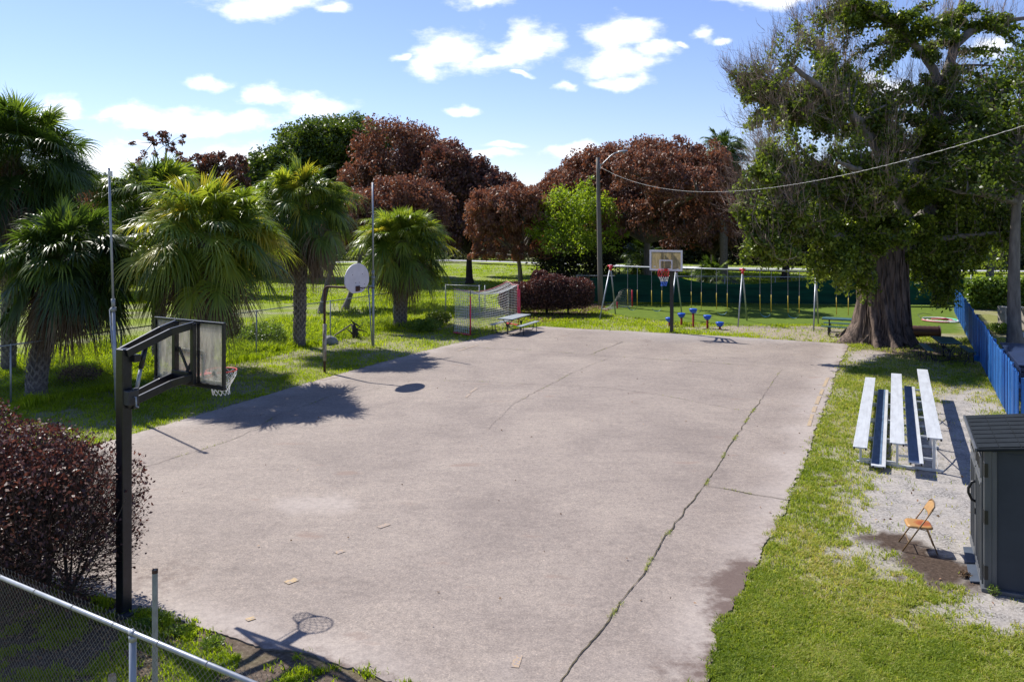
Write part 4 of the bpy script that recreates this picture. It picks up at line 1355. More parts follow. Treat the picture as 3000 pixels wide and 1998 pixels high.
# ---- clipped hedges turned brown
def hedge(label, boxes, n, ll, seed, stems, rz=0.0, loc=(0, 0, 0), bare=0.35, ntwig=6000, group='brown clipped hedges'):
    """boxes: (cx, cy, z0, z1, rx, ry) rounded blocks in local coordinates"""
    rng = np.random.default_rng(seed); rnd = random.Random(seed)
    t = thing('brown_hedge', label, 'hedge', loc, rz, group)
    tot = sum((b[4] * b[5]) ** .5 * (b[3] - b[2]) for b in boxes)
    V, TW = [], []
    segs = []
    for (cx, cy, z0, z1, rx, ry) in boxes:
        w = (rx * ry) ** .5 * (z1 - z0) / tot
        k = int(n * w)
        q = norm(rng.normal(size=(k, 3)))
        # push the sphere towards a superellipsoid and keep most leaves in the outer shell
        e = np.sum(np.abs(q) ** 3.6, axis=1) ** (-1 / 3.6)
        shell = rng.uniform(size=k) ** 0.22
        shell = np.where(rng.uniform(size=k) < 0.10, shell * 1.07, shell)
        p = q * (e * shell)[:, None]
        lump = 1 + (fbm(p[:, 0] * 2.2 + cx, p[:, 1] * 2.2 + p[:, 2] * 1.7, seed) - .5) * 0.22
        p = p * lump[:, None]
        hz = (z1 - z0) / 2
        pos = np.column_stack([cx + p[:, 0] * rx, cy + p[:, 1] * ry, (z0 + z1) / 2 + p[:, 2] * hz])
        hfrac = (pos[:, 2] - z0) / (z1 - z0)
        keep = rng.uniform(size=k) < np.clip((hfrac - 0.0) / bare, 0.10, 1)
        V.append(pos[keep])
        kt = int(ntwig * w)
        q2 = norm(rng.normal(size=(kt, 3)) + [0, 0, .1])
        e2 = np.sum(np.abs(q2) ** 3.6, axis=1) ** (-1 / 3.6)
        endp = np.column_stack([cx + q2[:, 0] * e2 * rx, cy + q2[:, 1] * e2 * ry, (z0 + z1) / 2 + q2[:, 2] * e2 * hz]) * 1.0
        TW.append((endp, np.array([cx, cy, z0 * .5 + 0.25 * (z1 - z0)])))
    for (sx, sy, r_) in stems:
        segs.append((curved(rnd, (sx, sy, -0.05), (sx + rnd.uniform(-.2, .2), sy + rnd.uniform(-.1, .1), 1.0), 4, .1, 0), [r_ * 1.3, r_, r_ * .8, r_ * .6, r_ * .4], 6))
        for _ in range(7):
            segs.append((curved(rnd, (sx, sy, rnd.uniform(.15, .5)), (sx + rnd.uniform(-.7, .7), sy + rnd.uniform(-.5, .5), rnd.uniform(.9, 1.8)), 4, .15, 0), [r_ * .5, r_ * .4, r_ * .3, r_ * .2, r_ * .12], 5))
    finish_tubes(rng, segs, 'stems', 'bark_dark', t)
    pos = np.concatenate(V)
    m_ = len(pos)
    d = norm(rand_dirs(rng, m_) + [0, 0, -.25])
    sz = rng.uniform(.55, 1.35, m_)
    v, f = leaves(rng, pos, d, sz * ll, sz * ll * .55, .25)
    mesh_np('leaves', v, f, 'hedge_leaf', t, fattrs={'rnd': rng.uniform(0, 1, m_) ** 1.2})
    out = []
    for endp, c in TW:
        k = len(endp)
        st = c + (endp - c) * rng.uniform(.25, .75, (k, 1)) + rng.normal(size=(k, 3)) * .08
        st[:, 2] = np.minimum(st[:, 2], endp[:, 2])
        mid = (st + endp) / 2 + rng.normal(size=(k, 3)) * 0.07
        e_ = st + (endp - st) * rng.uniform(.8, 1.05, (k, 1))
        P = np.stack([st, mid, e_], 1)
        v, f = ribbons(P, np.tile(np.array([.008, .006, .003]), (k, 1)) * (ll / .05) ** .5, norm(np.cross(endp - c, rand_dirs(rng, k))))
        out.append((v, f, np.repeat(rng.uniform(0, 1, k), 2)))
    v, f, r_ = merge(out)
    mesh_np('twigs', v, f, 'twig_dark', t, fattrs={'rnd': r_})
    return t


# near hedge: local x runs along the near edge of the court
NH_A = -R(24.5)
hedge('large dead brown hedge in the near left corner beside the black pole', [(-0.90, 0.15, 0.22, 2.25, .88, 1.15), (-2.2, 0.1, 0.25, 2.45, 1.15, 1.35), (-3.9, 0.1, 0.25, 2.7, 1.3, 1.4), (-5.7, 0, .25, 2.6, 1.2, 1.3), (-1.6, 0.1, 1.5, 2.42, .9, .9)],
      60000, 0.058, 51, [(-.5, .1, .04), (-1.2, .2, .05), (-2, 0, .05), (-2.8, .2, .04), (-3.8, 0, .05), (-4.8, .1, .05)], NH_A, (-5.52, 10.68, 0), bare=.42, ntwig=16000)
hedge('rounded brown hedge between the red goal and the lamp pole', [(-1.65, 0, 0.15, 1.75, 1.2, 1.0), (-0.1, 0, 0.2, 2.2, 1.1, 1.15), (1.15, .1, 0.35, 2.02, 1.25, 1.1), (-.6, .2, 1.5, 2.42, .45, .5)],
      60000, 0.10, 52, [(-1.8, 0, .05), (-.2, 0, .07), (1, .1, .05)], -R(8), (G(1600, 923).x + .25, 45.6, 0), bare=.3, ntwig=5000)


# ---- the fig tree
def fig_tree():
    rng = np.random.default_rng(61); rnd = random.Random(61)
    base = G(2600, 1008)
    bx, by = base.x, 35.3
    t = thing('fig_tree', 'huge old fig tree with buttressed trunk and vine clad limbs', 'tree', (bx, by, 0))
    # buttressed trunk
    n, rows = 72, 34
    lobes_a = [rnd.uniform(0, 2 * math.pi) for _ in range(11)] + [math.pi * 1.05, math.pi * 1.28, -0.25]
    vs, fs = [], []
    for j in range(rows):
        s = j / (rows - 1)
        z = -0.12 + 5.4 * s ** 1.35
        flare = 0.50 * math.exp(-z / 0.42) + 0.30 * math.exp(-z / 1.7)
        for k in range(n):
            a = 2 * math.pi * k / n
            lob = 0
            for i, la in enumerate(lobes_a):
                dd = (a - la + math.pi + 0.25 * math.sin(z * .9 + i)) % (2 * math.pi) - math.pi
                lob += math.exp(-(dd / 0.15) ** 2) * (0.6 + 0.4 * math.sin(i * 2.7))
            fl = 0.035 * math.sin(a * 17 + z * 1.1) + 0.025 * math.sin(a * 29 - z * 1.7)
            r_ = (0.92 - 0.03 * z) * (1 + fl) + flare * (0.22 + 0.95 * lob) + 0.11 * lob
            vs.append((r_ * math.cos(a) + 0.05 * z * 0.2, r_ * math.sin(a) * 0.95, z))
    for j in range(rows - 1):
        for k in range(n):
            k2 = (k + 1) % n
            fs.append((j * n + k, j * n + k2, (j + 1) * n + k2, (j + 1) * n + k))
    mesh_np('trunk', np.array(vs), np.array(fs), 'bark_ficus', t, smooth=True)
    # aerial roots running down the trunk
    mb = MB()
    for i in range(34):
        a = rnd.uniform(math.pi * .9, math.pi * 2.1)
        z0, z1 = rnd.uniform(2.0, 4.6), rnd.uniform(-0.05, 1.2)
        pts = []
        for q in range(9):
            z = z0 + (z1 - z0) * q / 8
            rr = 0.97 - .03 * z + 0.75 * math.exp(-max(z, 0) / 0.45) * .35 + .30 * math.exp(-max(z, 0) / 1.6) * .3 + .04
            aa = a + 0.07 * math.sin(q * 1.3 + i)
            pts.append((rr * math.cos(aa) + .01 * z, rr * math.sin(aa) * .95, z))
        mb.tube(pts, rnd.uniform(.018, .05), 6)
    for i in range(9):     # surface roots
        a = [math.pi * 1.02, math.pi * 1.15, math.pi * 1.3, math.pi * 1.5, math.pi * 1.62, math.pi * 1.8, -0.1, 0.3, math.pi * .8][i]
        L = rnd.uniform(.45, .95)
        pts = [(math.cos(a + .12 * math.sin(q + i)) * (0.8 + L * q / 7), math.sin(a + .12 * math.sin(q + i)) * (0.8 + L * q / 7), 0.50 * (1 - q / 7) ** 2.2 - 0.02) for q in range(8)]
        mb.tube(pts, [.20, .17, .14, .11, .09, .07, .05, .03], 7)
    mb.build('roots', 'bark_ficus', t)
    O = Vector((bx, by, 0))

    def T(u, v, Y):
        return D(u, v, Y) - O
    # main limbs: polylines in metres from the trunk
    limbs = [
        ([T(2620, 760, 35), T(2645, 600, 35), T(2600, 480, 34.4), T(2540, 385, 34), T(2490, 330, 33.5), T(2420, 270, 33), T(2330, 200, 32.5)], .36),
        ([T(2640, 640, 35), T(2680, 500, 35.5), T(2740, 330, 36), T(2790, 160, 36.5), T(2810, 40, 37), T(2850, -120, 37)], .36),
        ([T(2760, 250, 36.2), T(2700, 150, 36), T(2600, 60, 35.5), T(2500, 10, 35)], .22),
        ([T(2790, 140, 36.5), T(2860, 80, 37), T(2960, 60, 37.5), T(3080, 40, 38)], .22),
        ([T(2640, 700, 35.3), T(2560, 620, 34), T(2450, 560, 33), T(2340, 520, 32.2), T(2240, 500, 31.5)], .34),
        ([T(2620, 760, 35.4), T(2500, 700, 33.5), T(2400, 690, 32.5), T(2300, 680, 32), T(2210, 700, 31.5)], .28),
        ([T(2660, 680, 35.3), T(2740, 600, 36), T(2860, 520, 37), T(2980, 470, 38), T(3120, 430, 39)], .35),
        ([T(2650, 740, 35), T(2720, 700, 34.5), T(2830, 690, 34), T(2950, 680, 33.5)], .22),
        ([T(2530, 380, 34), T(2430, 360, 34.5), T(2330, 330, 35), T(2240, 300, 35.5), T(2180, 280, 36)], .2),
        ([T(2650, 560, 35), T(2560, 420, 37.5), T(2480, 260, 39), T(2400, 120, 40)], .34),
        ([T(2720, 380, 36), T(2840, 330, 34.5), T(2960, 260, 33.5), T(3080, 220, 33)], .24),
        ([T(2630, 720, 36), T(2560, 640, 39), T(2500, 600, 42)], .3),
        ([T(2600, 560, 34.6), T(2520, 500, 32), T(2450, 470, 30)], .2),
    ]
    mb = MB()
    nodes = []
    for pts, r0 in limbs:
        # smooth
        q = []
        for i in range(len(pts) - 1):
            for k in range(4):
                q.append(pts[i].lerp(pts[i + 1], k / 4) + Vector((rnd.uniform(-.05, .05),) * 3))
        q.append(pts[-1])
        m_ = len(q)
        mb.tube(q, [r0 * (1 - .75 * i / (m_ - 1)) for i in range(m_)], 10, caps=False)
        nodes += [(p, r0 * (1 - .75 * i / (m_ - 1))) for i, p in enumerate(q) if i > 3]
    node_p = np.array([p for p, _ in nodes])
    # leafy and twiggy volumes: (u, v, ru, rv, Y, ry, branches, leaf share, twig share)
    blobs = [
        (2330, 640, 150, 100, 32.5, 2.0, 60, 1.5, .5), (2250, 740, 85, 45, 31.5, 1.4, 26, 1.8, .4), (2440, 790, 90, 70, 33, 1.4, 26, 1.6, .1),
        (2500, 860, 60, 60, 33.6, 1.0, 14, 1.4, 0), (2230, 450, 70, 55, 32.5, 1.4, 26, 1.0, 1.3), (2350, 470, 120, 70, 33, 2, 50, .9, 1.0),
        (2480, 560, 130, 110, 33.5, 2.2, 60, 1.1, .5), (2330, 300, 120, 60, 34.5, 2, 40, .9, 1.6), (2220, 250, 75, 60, 35, 1.6, 26, .6, 2.2),
        (2200, 200, 60, 35, 35.5, 1.4, 16, .9, 1.6), (2420, 170, 120, 80, 36, 2.2, 42, .9, 1.6), (2350, 100, 90, 55, 37, 2, 20, .7, 2.4),
        (2520, 40, 130, 60, 35.5, 2.2, 40, 1.1, 1.2), (2520, 260, 140, 90, 36, 2.4, 50, .8, 1.2), (2650, 330, 120, 110, 35, 2.2, 50, 1.0, .8),
        (2700, 100, 120, 90, 36, 2.2, 34, 1.3, .7), (2850, 60, 110, 60, 37, 2, 36, 1.2, .9), (2820, 250, 140, 70, 36, 2.4, 46, .9, 1.3),
        (2980, 150, 90, 60, 36, 2, 24, 1, 1.2), (2930, 330, 120, 90, 36, 2.4, 46, .8, 1.2), (2780, 420, 130, 90, 35.5, 2.2, 54, 1.0, .6),
        (2920, 520, 130, 90, 36.5, 2.4, 60, 1.2, .4), (2720, 570, 110, 90, 35, 2, 56, 1.4, .2), (2860, 640, 150, 70, 36, 2.2, 50, 1.2, .6),
        (2960, 700, 120, 50, 34, 2, 26, .8, .9), (2580, 690, 90, 80, 33.8, 1.4, 40, 1.6, .1), (2700, 740, 100, 60, 35.5, 1.6, 34, 1.5, .1),
        (2730, 830, 70, 70, 36.4, 1.4, 26, 1.5, 0), (2760, 890, 40, 30, 36.0, 1.0, 10, 1.4, 0), (2560, 450, 130, 120, 39, 2.4, 50, 1.0, .6), (2650, 600, 150, 120, 38.5, 2, 50, 1.3, .1),
        (2480, 700, 110, 80, 36, 2, 34, 1.4, .1), (2170, 560, 50, 60, 31.5, 1.2, 14, .7, 1.0), (3100, 500, 120, 160, 38, 2, 30, 1, .5), (3080, 250, 90, 120, 37, 2, 20, 1, .8),
        (2400, 375, 140, 55, 34, 2.2, 36, .9, 1.6), (2260, 360, 90, 50, 34.5, 1.8, 22, .8, 1.8), (2560, 560, 90, 110, 32.8, 1.4, 40, 1.2, .8), (2620, 430, 70, 80, 33.5, 1.2, 22, .9, 1.2), (2300, 560, 130, 70, 31.5, 1.6, 34, 1.0, 1.3),
        (2790, 760, 80, 50, 38, 1.6, 30, 1.4, 0), (2900, 780, 90, 30, 40, 1.6, 20, 1.2, 0),
    ]
    LP, LT, TWB, TWD, TWL = [], [], [], [], []
    for (u, v, ru, rv, Y, ry, nb, ls, ts) in blobs:
        c = np.array(T(u, v, Y))
        r_ = np.array([ru / F * Y, ry, rv / F * Y])
        tone_b = rng.uniform(-.1, .1)
        for _ in range(int(nb * (.45 if (u > 2560 and v < 300) else (.50 if u < 2560 and v < 620 else .66)))):
            q = rand_dirs(rng, 1)[0] * r_ * rng.uniform(.25, 1.0) ** .6
            e = c + q
            dist = np.linalg.norm(node_p - e, axis=1) + np.maximum(0, node_p[:, 2] - e[2]) * .6
            i = int(np.argmin(dist + rng.uniform(0, .8, len(dist))))
            st = Vector(node_p[i])
            br = curved(rnd, st, e, 7, .16, .12)
            L = (Vector(e) - st).length
            rr = min(nodes[i][1] * .5, .035 + L * .018)
            mb.tube(br, [rr * x for x in (1, .85, .72, .6, .48, .36, .26, .15)], 5, caps=False)
            B = np.array([tuple(x) for x in br])
            # leaves wrapped round the outer part of the branch
            k = int(250 * ls * rng.uniform(.3, 1.6))
            tt = rng.uniform(max(.12, 1 - 3.2 / max(L, .1)), 1.0, k)
            ii = np.clip((tt * 7).astype(int), 0, 6)
            fr = tt * 7 - ii
            p = B[ii] * (1 - fr[:, None]) + B[ii + 1] * fr[:, None]
            p = p + rng.normal(size=(k, 3)) * (0.10 + .08 * rng.uniform()) * np.array([1, 1, .9])
            LP.append(p); LT.append(np.clip(rng.uniform(0, .8, k) + tone_b + rng.uniform(0, .25), 0, 1))
            # bare twigs
            k = int(8 * ts * rng.uniform(.4, 1.5))
            if k:
                tt = rng.uniform(.55, 1.0, k)
                ii = np.clip((tt * 7).astype(int), 0, 6)
                fr = tt * 7 - ii
                p = B[ii] * (1 - fr[:, None]) + B[ii + 1] * fr[:, None]
                out_ = norm((c + q * 1.0) - np.array([0, 0, 5.0]))
                d = norm(out_ * .9 + rng.normal(size=(k, 3)) * .55 + [0, 0, .45])
                TWB.append(p); TWD.append(d); TWL.append(rng.uniform(.5, 1.25, k))
    mb.build('limbs', 'bark_limb', t)
    p = np.concatenate(LP); rt = np.concatenate(LT)
    m_ = len(p)
    d = norm(rand_dirs(rng, m_) + [0, -.1, -.55])
    sz = rng.uniform(.6, 1.35, m_)
    v, f = leaves(rng, p, d, sz * .17, sz * .10, .2)
    mesh_np('crown', v, f, 'ficus_leaf', t, fattrs={'rnd': rt})
    b = np.concatenate(TWB); d = np.concatenate(TWD); L = np.concatenate(TWL)
    k = len(b)
    out = []

    def tw(b, d, L, w):
        k = len(b)
        bend = rng.normal(size=(k, 3)) * .10
        P = np.stack([b, b + d * (L * .35)[:, None] + bend * .5, b + d * (L * .7)[:, None] + bend + np.array([0, 0, .05]), b + norm(d + [0, 0, .3]) * L[:, None] + bend * 1.2 + np.array([0, 0, .1])], 1)
        v, f = ribbons(P, np.array([1, .8, .6, .35])[None] * w * np.ones((k, 1)), norm(np.cross(d, rand_dirs(rng, k))))
        out.append((v, f, np.repeat(rng.uniform(0, 1, k), 3)))
        return P
    P = tw(b, d, L, .020)
    for rep in range(4):
        s_ = rng.uniform(.25, 1, k)
        ii = np.clip((s_ * 3).astype(int), 0, 2); fr = (s_ * 3 - ii)[:, None]
        ar = np.arange(k)
        b2 = P[ar, ii] * (1 - fr) + P[ar, ii + 1] * fr
        d2 = norm(d + rng.normal(size=(k, 3)) * .55 + [0, 0, .2])
        tw(b2, d2, L * rng.uniform(.3, .6, k), .013)
    v, f, r_ = merge(out)
    mesh_np('twigs', v, f, 'twig_bark', t, fattrs={'rnd': r_})


fig_tree()

# grey trunk standing right of the blue fence; its crown mixes with the fig
def right_tree():
    b = G(2975, 1040)
    tree('grey_trunk_tree', 'tree with straight smooth grey trunk at the right edge', 'tree', (b.x, b.y, 0),
         [((b.x + .6, b.y + .5, 8.2), (3.2, 3.0, 2.2)), ((b.x - 1.2, b.y, 6.6), (2.2, 2.4, 1.0)), ((b.x + 2.2, b.y, 10.2), (2.8, 2.6, 2.2))],
         'ficus_leaf', 380, 50, .17, .10, 71, .26, 'bark_grey', nbr=80, clump_r=.12, twigs=1100, inner=.3, fork=.1, tone=(0, .45))


right_tree()


# ------------------------------------------------------------------ chain link fences
def link_mesh(a, b, z0, z1, pitch, r, knuckle=True, sag=0.0):
    """diagonal wires of a chain link panel between ground points a and b (local metres)"""
    mb = MB()
    a, b = Vector(a), Vector(b)
    L = (b - a).length
    d = (b - a) / L
    nrm = Vector((-d.y, d.x, 0))
    H = z1 - z0
    def P(s, z, o):
        return a + d * s + Vector((0, 0, z)) + nrm * o
    for sg in (1, -1):
        s = -H if sg > 0 else 0
        while s < (L if sg > 0 else L + H):
            pts = [(s, z0), (s + sg * H, z1)]
            # clip to panel
            sa, za = pts[0]; sb, zb = pts[1]
            t0, t1 = 0.0, 1.0
            if sb != sa:
                for lim in (0, L):
                    tt = (lim - sa) / (sb - sa)
                    if lim == 0:
                        if sb > sa: t0 = max(t0, tt)
                        else: t1 = min(t1, tt)
                    else:
                        if sb > sa: t1 = min(t1, tt)
                        else: t0 = max(t0, tt)
            if t1 - t0 > .02:
                p0 = P(sa + (sb - sa) * t0, za + (zb - za) * t0, sg * r * .9)
                p1 = P(sa + (sb - sa) * t1, za + (zb - za) * t1, sg * r * .9)
                mb.tube([p0, p1], r, 3, caps=False)
                if knuckle and t1 == 1.0 and sg > 0:
                    mb.tube([p1, p1 + Vector((0, 0, .03)) + d * sg * .012, p1 + Vector((0, 0, .045)) - d * sg * .008], r * 1.1, 3, caps=False)
            s += pitch
    return mb


def near_fence():
    z = 1.83
    A = D(0, 1690, 8.19); B = D(735, 1998, 6.34)
    d = (Vector((B.x, B.y, 0)) - Vector((A.x, A.y, 0))).normalized()
    org = Vector((A.x, A.y, 0)) - d * 2.2
    t = thing('chain_link_fence', 'near galvanised chain link fence in the bottom left corner', 'fence', org, 0)
    L = 8.2
    mb = MB()
    mb.tube([d * 0 + Vector((0, 0, z)), d * L + Vector((0, 0, z))], .0215, 12)
    mb.build('top_rail', 'galvanised', t)
    # posts
    for s in (1.9 - 3.05 + 2.2, 0):
        pass
    s389 = None
    for s in np.linspace(0, L, 400):
        p = org + d * float(s)
        if abs((1500 + p.x / p.y * F) - 389) < 4:
            s389 = float(s); break
    for s in (s389 - 3.0, s389, s389 + 3.0):
        if s < 0 or s > L: continue
        q = d * s
        mb = MB()
        mb.tube([q + Vector((0, 0, -.05)), q + Vector((0, 0, z - .05))], .03, 12)
        mb.tube([q + Vector((0, 0, z - .07)), q + Vector((0, 0, z - .02))], .034, 12)
        mb.tube([q + d * -.03 + Vector((0, 0, z)), q + d * .03 + Vector((0, 0, z))], .027, 12)
        mb.tube([q + Vector((0, 0, z)), q + Vector((0, 0, z + .035))], [.012, .006], 8)
        mb.build('post', 'galvanised', t)
    mb = link_mesh((0, 0, 0), d * L, .03, z + .045, .062, .0019)
    nrm = Vector((-d.y, d.x, 0))
    o = mb.build('wire_mesh', 'wire_steel', t)
    o.location = nrm * .026
    for s in np.arange(.35, L, .62):
        mb = MB()
        q = d * float(s) + Vector((0, 0, z))
        mb.tube([q + (nrm * math.cos(a) + Vector((0, 0, 1)) * math.sin(a)) * .025 for a in np.linspace(0, 2 * math.pi, 11)[:-1]], .0025, 4, closed=True)
        mb.build('tie_wire', 'wire_steel', t)


near_fence()

p = D(454, 1669, 8.0)
mb = MB()
mb.tube([(0, 0, -.05), (0, 0, p.z)], .027, 14, caps=False)
mb.tube([(0, 0, p.z), (0, 0, p.z - .12)], .022, 14, caps=False)
t = thing('steel_post', 'lone cut off steel post behind the near fence', 'post', (p.x, p.y, 0))
mb.build('pipe', 'galvanised_dull', t)
mb = MB()
mb.tube([(0, 0, p.z - .03), (0, 0, p.z + .004)], .0285, 14, caps=False)
mb.tube([(0.02, 0, p.z - .01), (0.026, 0, p.z + .015)], .005, 5)
mb.tube([(-0.02, 0.01, p.z - .01), (-0.024, 0.01, p.z + .012)], .005, 5)
mb.build('rusty_rim', 'rust_pipe', t)
p = D(329, 1976, 8.1)
mb = MB()
mb.tube([(0, 0, -.05), (0, 0, p.z)], .036, 16, caps=False)
mb.tube([(0, 0, p.z), (0, 0, p.z - .15)], .031, 16, caps=False)
mb.lathe([(.0, p.z - .12), (.031, p.z - .12)], 16)
o = mb.build('pipe_stub', 'concrete_old')
o.location = (p.x, p.y, 0)
tag(o, 'short open pipe stub at the very bottom behind the near fence', 'pipe')


def left_fence():
    t = thing('chain_link_fence', 'long chain link fence running along the left side past the palms', 'fence', FENCE_L0, 0)
    d = FENCE_LD.normalized()
    z = 1.72
    ts = [-9.2, -4.6, 0, 3.6, 9.6, 14.0, 18.75, 23.5]
    for s in ts:
        q = d * s
        mb = MB()
        mb.tube([q + Vector((0, 0, -.05)), q + Vector((0, 0, z - .03))], .027, 10)
        mb.tube([q + Vector((0, 0, z - .03)), q + Vector((0, 0, z + .03))], [.03, .02], 10)
        mb.build('post', 'galvanised', t)
    mb = MB()
    mb.tube([d * -9.2 + Vector((0, 0, z)), d * 9.6 + Vector((0, 0, z)), d * 20.5 + Vector((0, 0, z - .02))], .02, 8)
    mb.build('top_rail', 'galvanised', t)
    link_mesh(d * -9.2, d * 23.5, .03, z, .11, .0022, False).build('wire_mesh', 'wire_steel', t)


left_fence()


def far_fence():
    a = Vector((-3.6, 44.5, 0)); b = Vector((-1.75, 43.9, 0))
    t = thing('chain_link_fence', 'short chain link panel behind the red goal', 'fence', a, 0)
    d = (b - a)
    L = d.length; d.normalize()
    z = 1.72
    mb = MB(); mb.tube([(0, 0, z), d * L + Vector((0, 0, z))], .024, 8); mb.build('top_rail', 'galvanised_dull', t)
    for s in (0.0, L, L + .32):
        mb = MB(); q = d * s
        mb.tube([q + Vector((0, 0, -.05)), q + Vector((0, 0, z + .04))], .035, 10)
        mb.build('post', 'galvanised_dull', t)
    link_mesh((0, 0, 0), d * L, .03, z, .11, .0025, False).build('wire_mesh', 'wire_steel', t)


far_fence()


def screen_fence():
    """chain link fence with green windscreen behind the swings"""
    A = G(1690, 886); B = G(2880, 898)
    t = thing('windscreen_fence', 'chain link fence with dark green fabric screen behind the swings', 'fence', (A.x, A.y, 0), 0)
    d = Vector((B.x - A.x, B.y - A.y, 0)); L = d.length; d.normalize()
    z = 1.70
    n = 9
    mb = MB(); mb.tube([(0, 0, z), d * L + Vector((0, 0, z))], .022, 8); mb.build('top_rail', 'galvanised', t)
    for i in range(n):
        q = d * (L * i / (n - 1))
        mb = MB(); mb.tube([q + Vector((0, 0, -.05)), q + Vector((0, 0, z + .03))], .03, 8); mb.build('post', 'galvanised_dull', t)
    link_mesh((0, 0, 0), d * L, .03, z, .16, .0025, False).build('wire_mesh', 'wire_steel', t)
    # fabric: sagging top edge between high points, ripples
    nrm = Vector((d.y, -d.x, 0))
    def top(s):
        u = 1690 + (2880 - 1690) * s / L
        xs = [1690, 1740, 1800, 1815, 1900, 1965, 2000, 2040, 2085, 2140, 2200, 2260, 2330, 2370, 2450, 2560, 2700, 2880]
        vs = [818, 816, 812, 804, 806, 808, 813, 822, 829, 831, 831, 828, 822, 819, 818, 815, 812, 810]
        v = np.interp(u, xs, vs)
        return EYE - (v - VH) / F * 51.3
    ns, nz = 260, 14
    vs, fs = [], []
    for i in range(ns + 1):
        s = L * i / ns
        h = top(s)
        for j in range(nz + 1):
            zz = 0.06 + (h - .06) * j / nz
            o = .05 + .05 * fbm(np.array([s * 1.2 + zz * .6]), np.array([zz * 2.2]), 81)[0] + .02 * math.sin(s * 5 + zz * 2)
            p = d * s + nrm * o + Vector((0, 0, zz))
            vs.append(tuple(p))
    for i in range(ns):
        for j in range(nz):
            k = i * (nz + 1) + j
            fs.append((k, k + nz + 1, k + nz + 2, k + 1))
    mesh_np('fabric_screen', np.array(vs), np.array(fs), 'windscreen', t, smooth=True)


screen_fence()


def vine_fence():
    A = G(2845, 905); B = G(3350, 918)
    t = thing('vine_fence', 'fence smothered in bright green vines right of the blue fence', 'fence', (A.x, A.y, 0), 0)
    d = Vector((B.x - A.x, B.y - A.y, 0)); L = d.length; d.normalize()
    for i in range(6):
        q = d * (L * i / 5)
        mb = MB(); mb.tube([q + Vector((0, 0, -.05)), q + Vector((0, 0, 2.0))], .03, 8); mb.build('post', 'galvanised_dull', t)
    link_mesh((0, 0, 0), d * L, .03, 1.8, .2, .003, False).build('wire_mesh', 'wire_steel', t)
    rng = np.random.default_rng(91)
    n = 26000
    s = rng.uniform(-.3, L, n)
    top = 1.45 + .7 * fbm(s * .6, s * 0, 92)
    z = top * rng.uniform(0, 1, n) ** .8
    o = rng.normal(size=n) * .22 + (fbm(s * 1.5, z * 1.5, 93) - .5) * .8
    pos = np.column_stack([d.x * s - d.y * o, d.y * s + d.x * o, z])
    dd = norm(rand_dirs(rng, n) + [0, -.4, -.3])
    sz = rng.uniform(.6, 1.4, n)
    v, f = leaves(rng, pos, dd, sz * .15, sz * .12)
    mesh_np('vines', v, f, 'vine_leaf', t, fattrs={'rnd': rng.uniform(0, 1, n)})


vine_fence()


m, nt, p = new_mat('picket_var')
at_ = nt.nodes.new('ShaderNodeAttribute'); at_.attribute_name = 'rnd'
c_ = ramp(nt, at_.outputs['Fac'], [(0, (0.004, 0.035, 0.17)), (.35, (0.008, 0.09, 0.34)), (.7, (0.014, 0.15, 0.48)), (1, (0.05, 0.22, 0.55))])
w_ = ramp(nt, noise(nt, 3.5, 6, .7, stretch=(1, 1, .5)), [(.3, (.6, .6, .62)), (.55, (1, 1, 1))])
nt.links.new(mixc(nt, 1.0, c_, w_, 'MULTIPLY'), p.inputs['Base Color'])
p.inputs['Roughness'].default_value = .55


def blue_fence():
    A = G(2938, 1200); B = G(2796, 915)
    A = A - E2 * 3.2
    t = thing('picket_fence', 'bright blue picket fence along the right side behind the shed', 'fence', (A.x, A.y, 0), 0)
    d = Vector((B.x - A.x, B.y - A.y, 0)); L = d.length; d.normalize()
    n = Vector((-d.y, d.x, 0))
    rnd = random.Random(5)
    mbs = MB()
    s = 0.0
    i = 0
    while s < L:
        h = 1.58 + .03 * math.sin(s * .8) + rnd.uniform(-.045, .03)
        w = .082
        tilt = rnd.uniform(-.012, .012)
        c = d * s
        o = n * rnd.uniform(-.012, .012)
        outline = [(-w / 2, .04), (w / 2, .04), (w / 2 + tilt, h - .05), (tilt, h), (-w / 2 + tilt, h - .05)]
        mbs.prism(outline, c + o, d, (0, 0, 1), n, .018)
        s += .112 + rnd.uniform(-.004, .004)
        i += 1
    po = mbs.build('pickets', 'picket_var', t)
    at = po.data.attributes.new('rnd', 'FLOAT', 'FACE')
    at.data.foreach_set('value', np.repeat(np.random.default_rng(6).uniform(0, 1, i), 7).astype(np.float32))
    mb = MB()
    for z in (.35, 1.25):
        mb.bar(Vector((0, 0, z)) - n * .035, d * L + Vector((0, 0, z)) - n * .035, .04, .085)
    mb.build('rails', 'picket_blue', t)
    s = 0
    while s < L:
        mb = MB(); mb.box(d * s - n * .105 + Vector((0, 0, .72)), (.09, .09, 1.5), Matrix.Rotation(RA, 3, 'Z')); mb.build('post', 'picket_blue', t)
        s += 2.4


blue_fence()


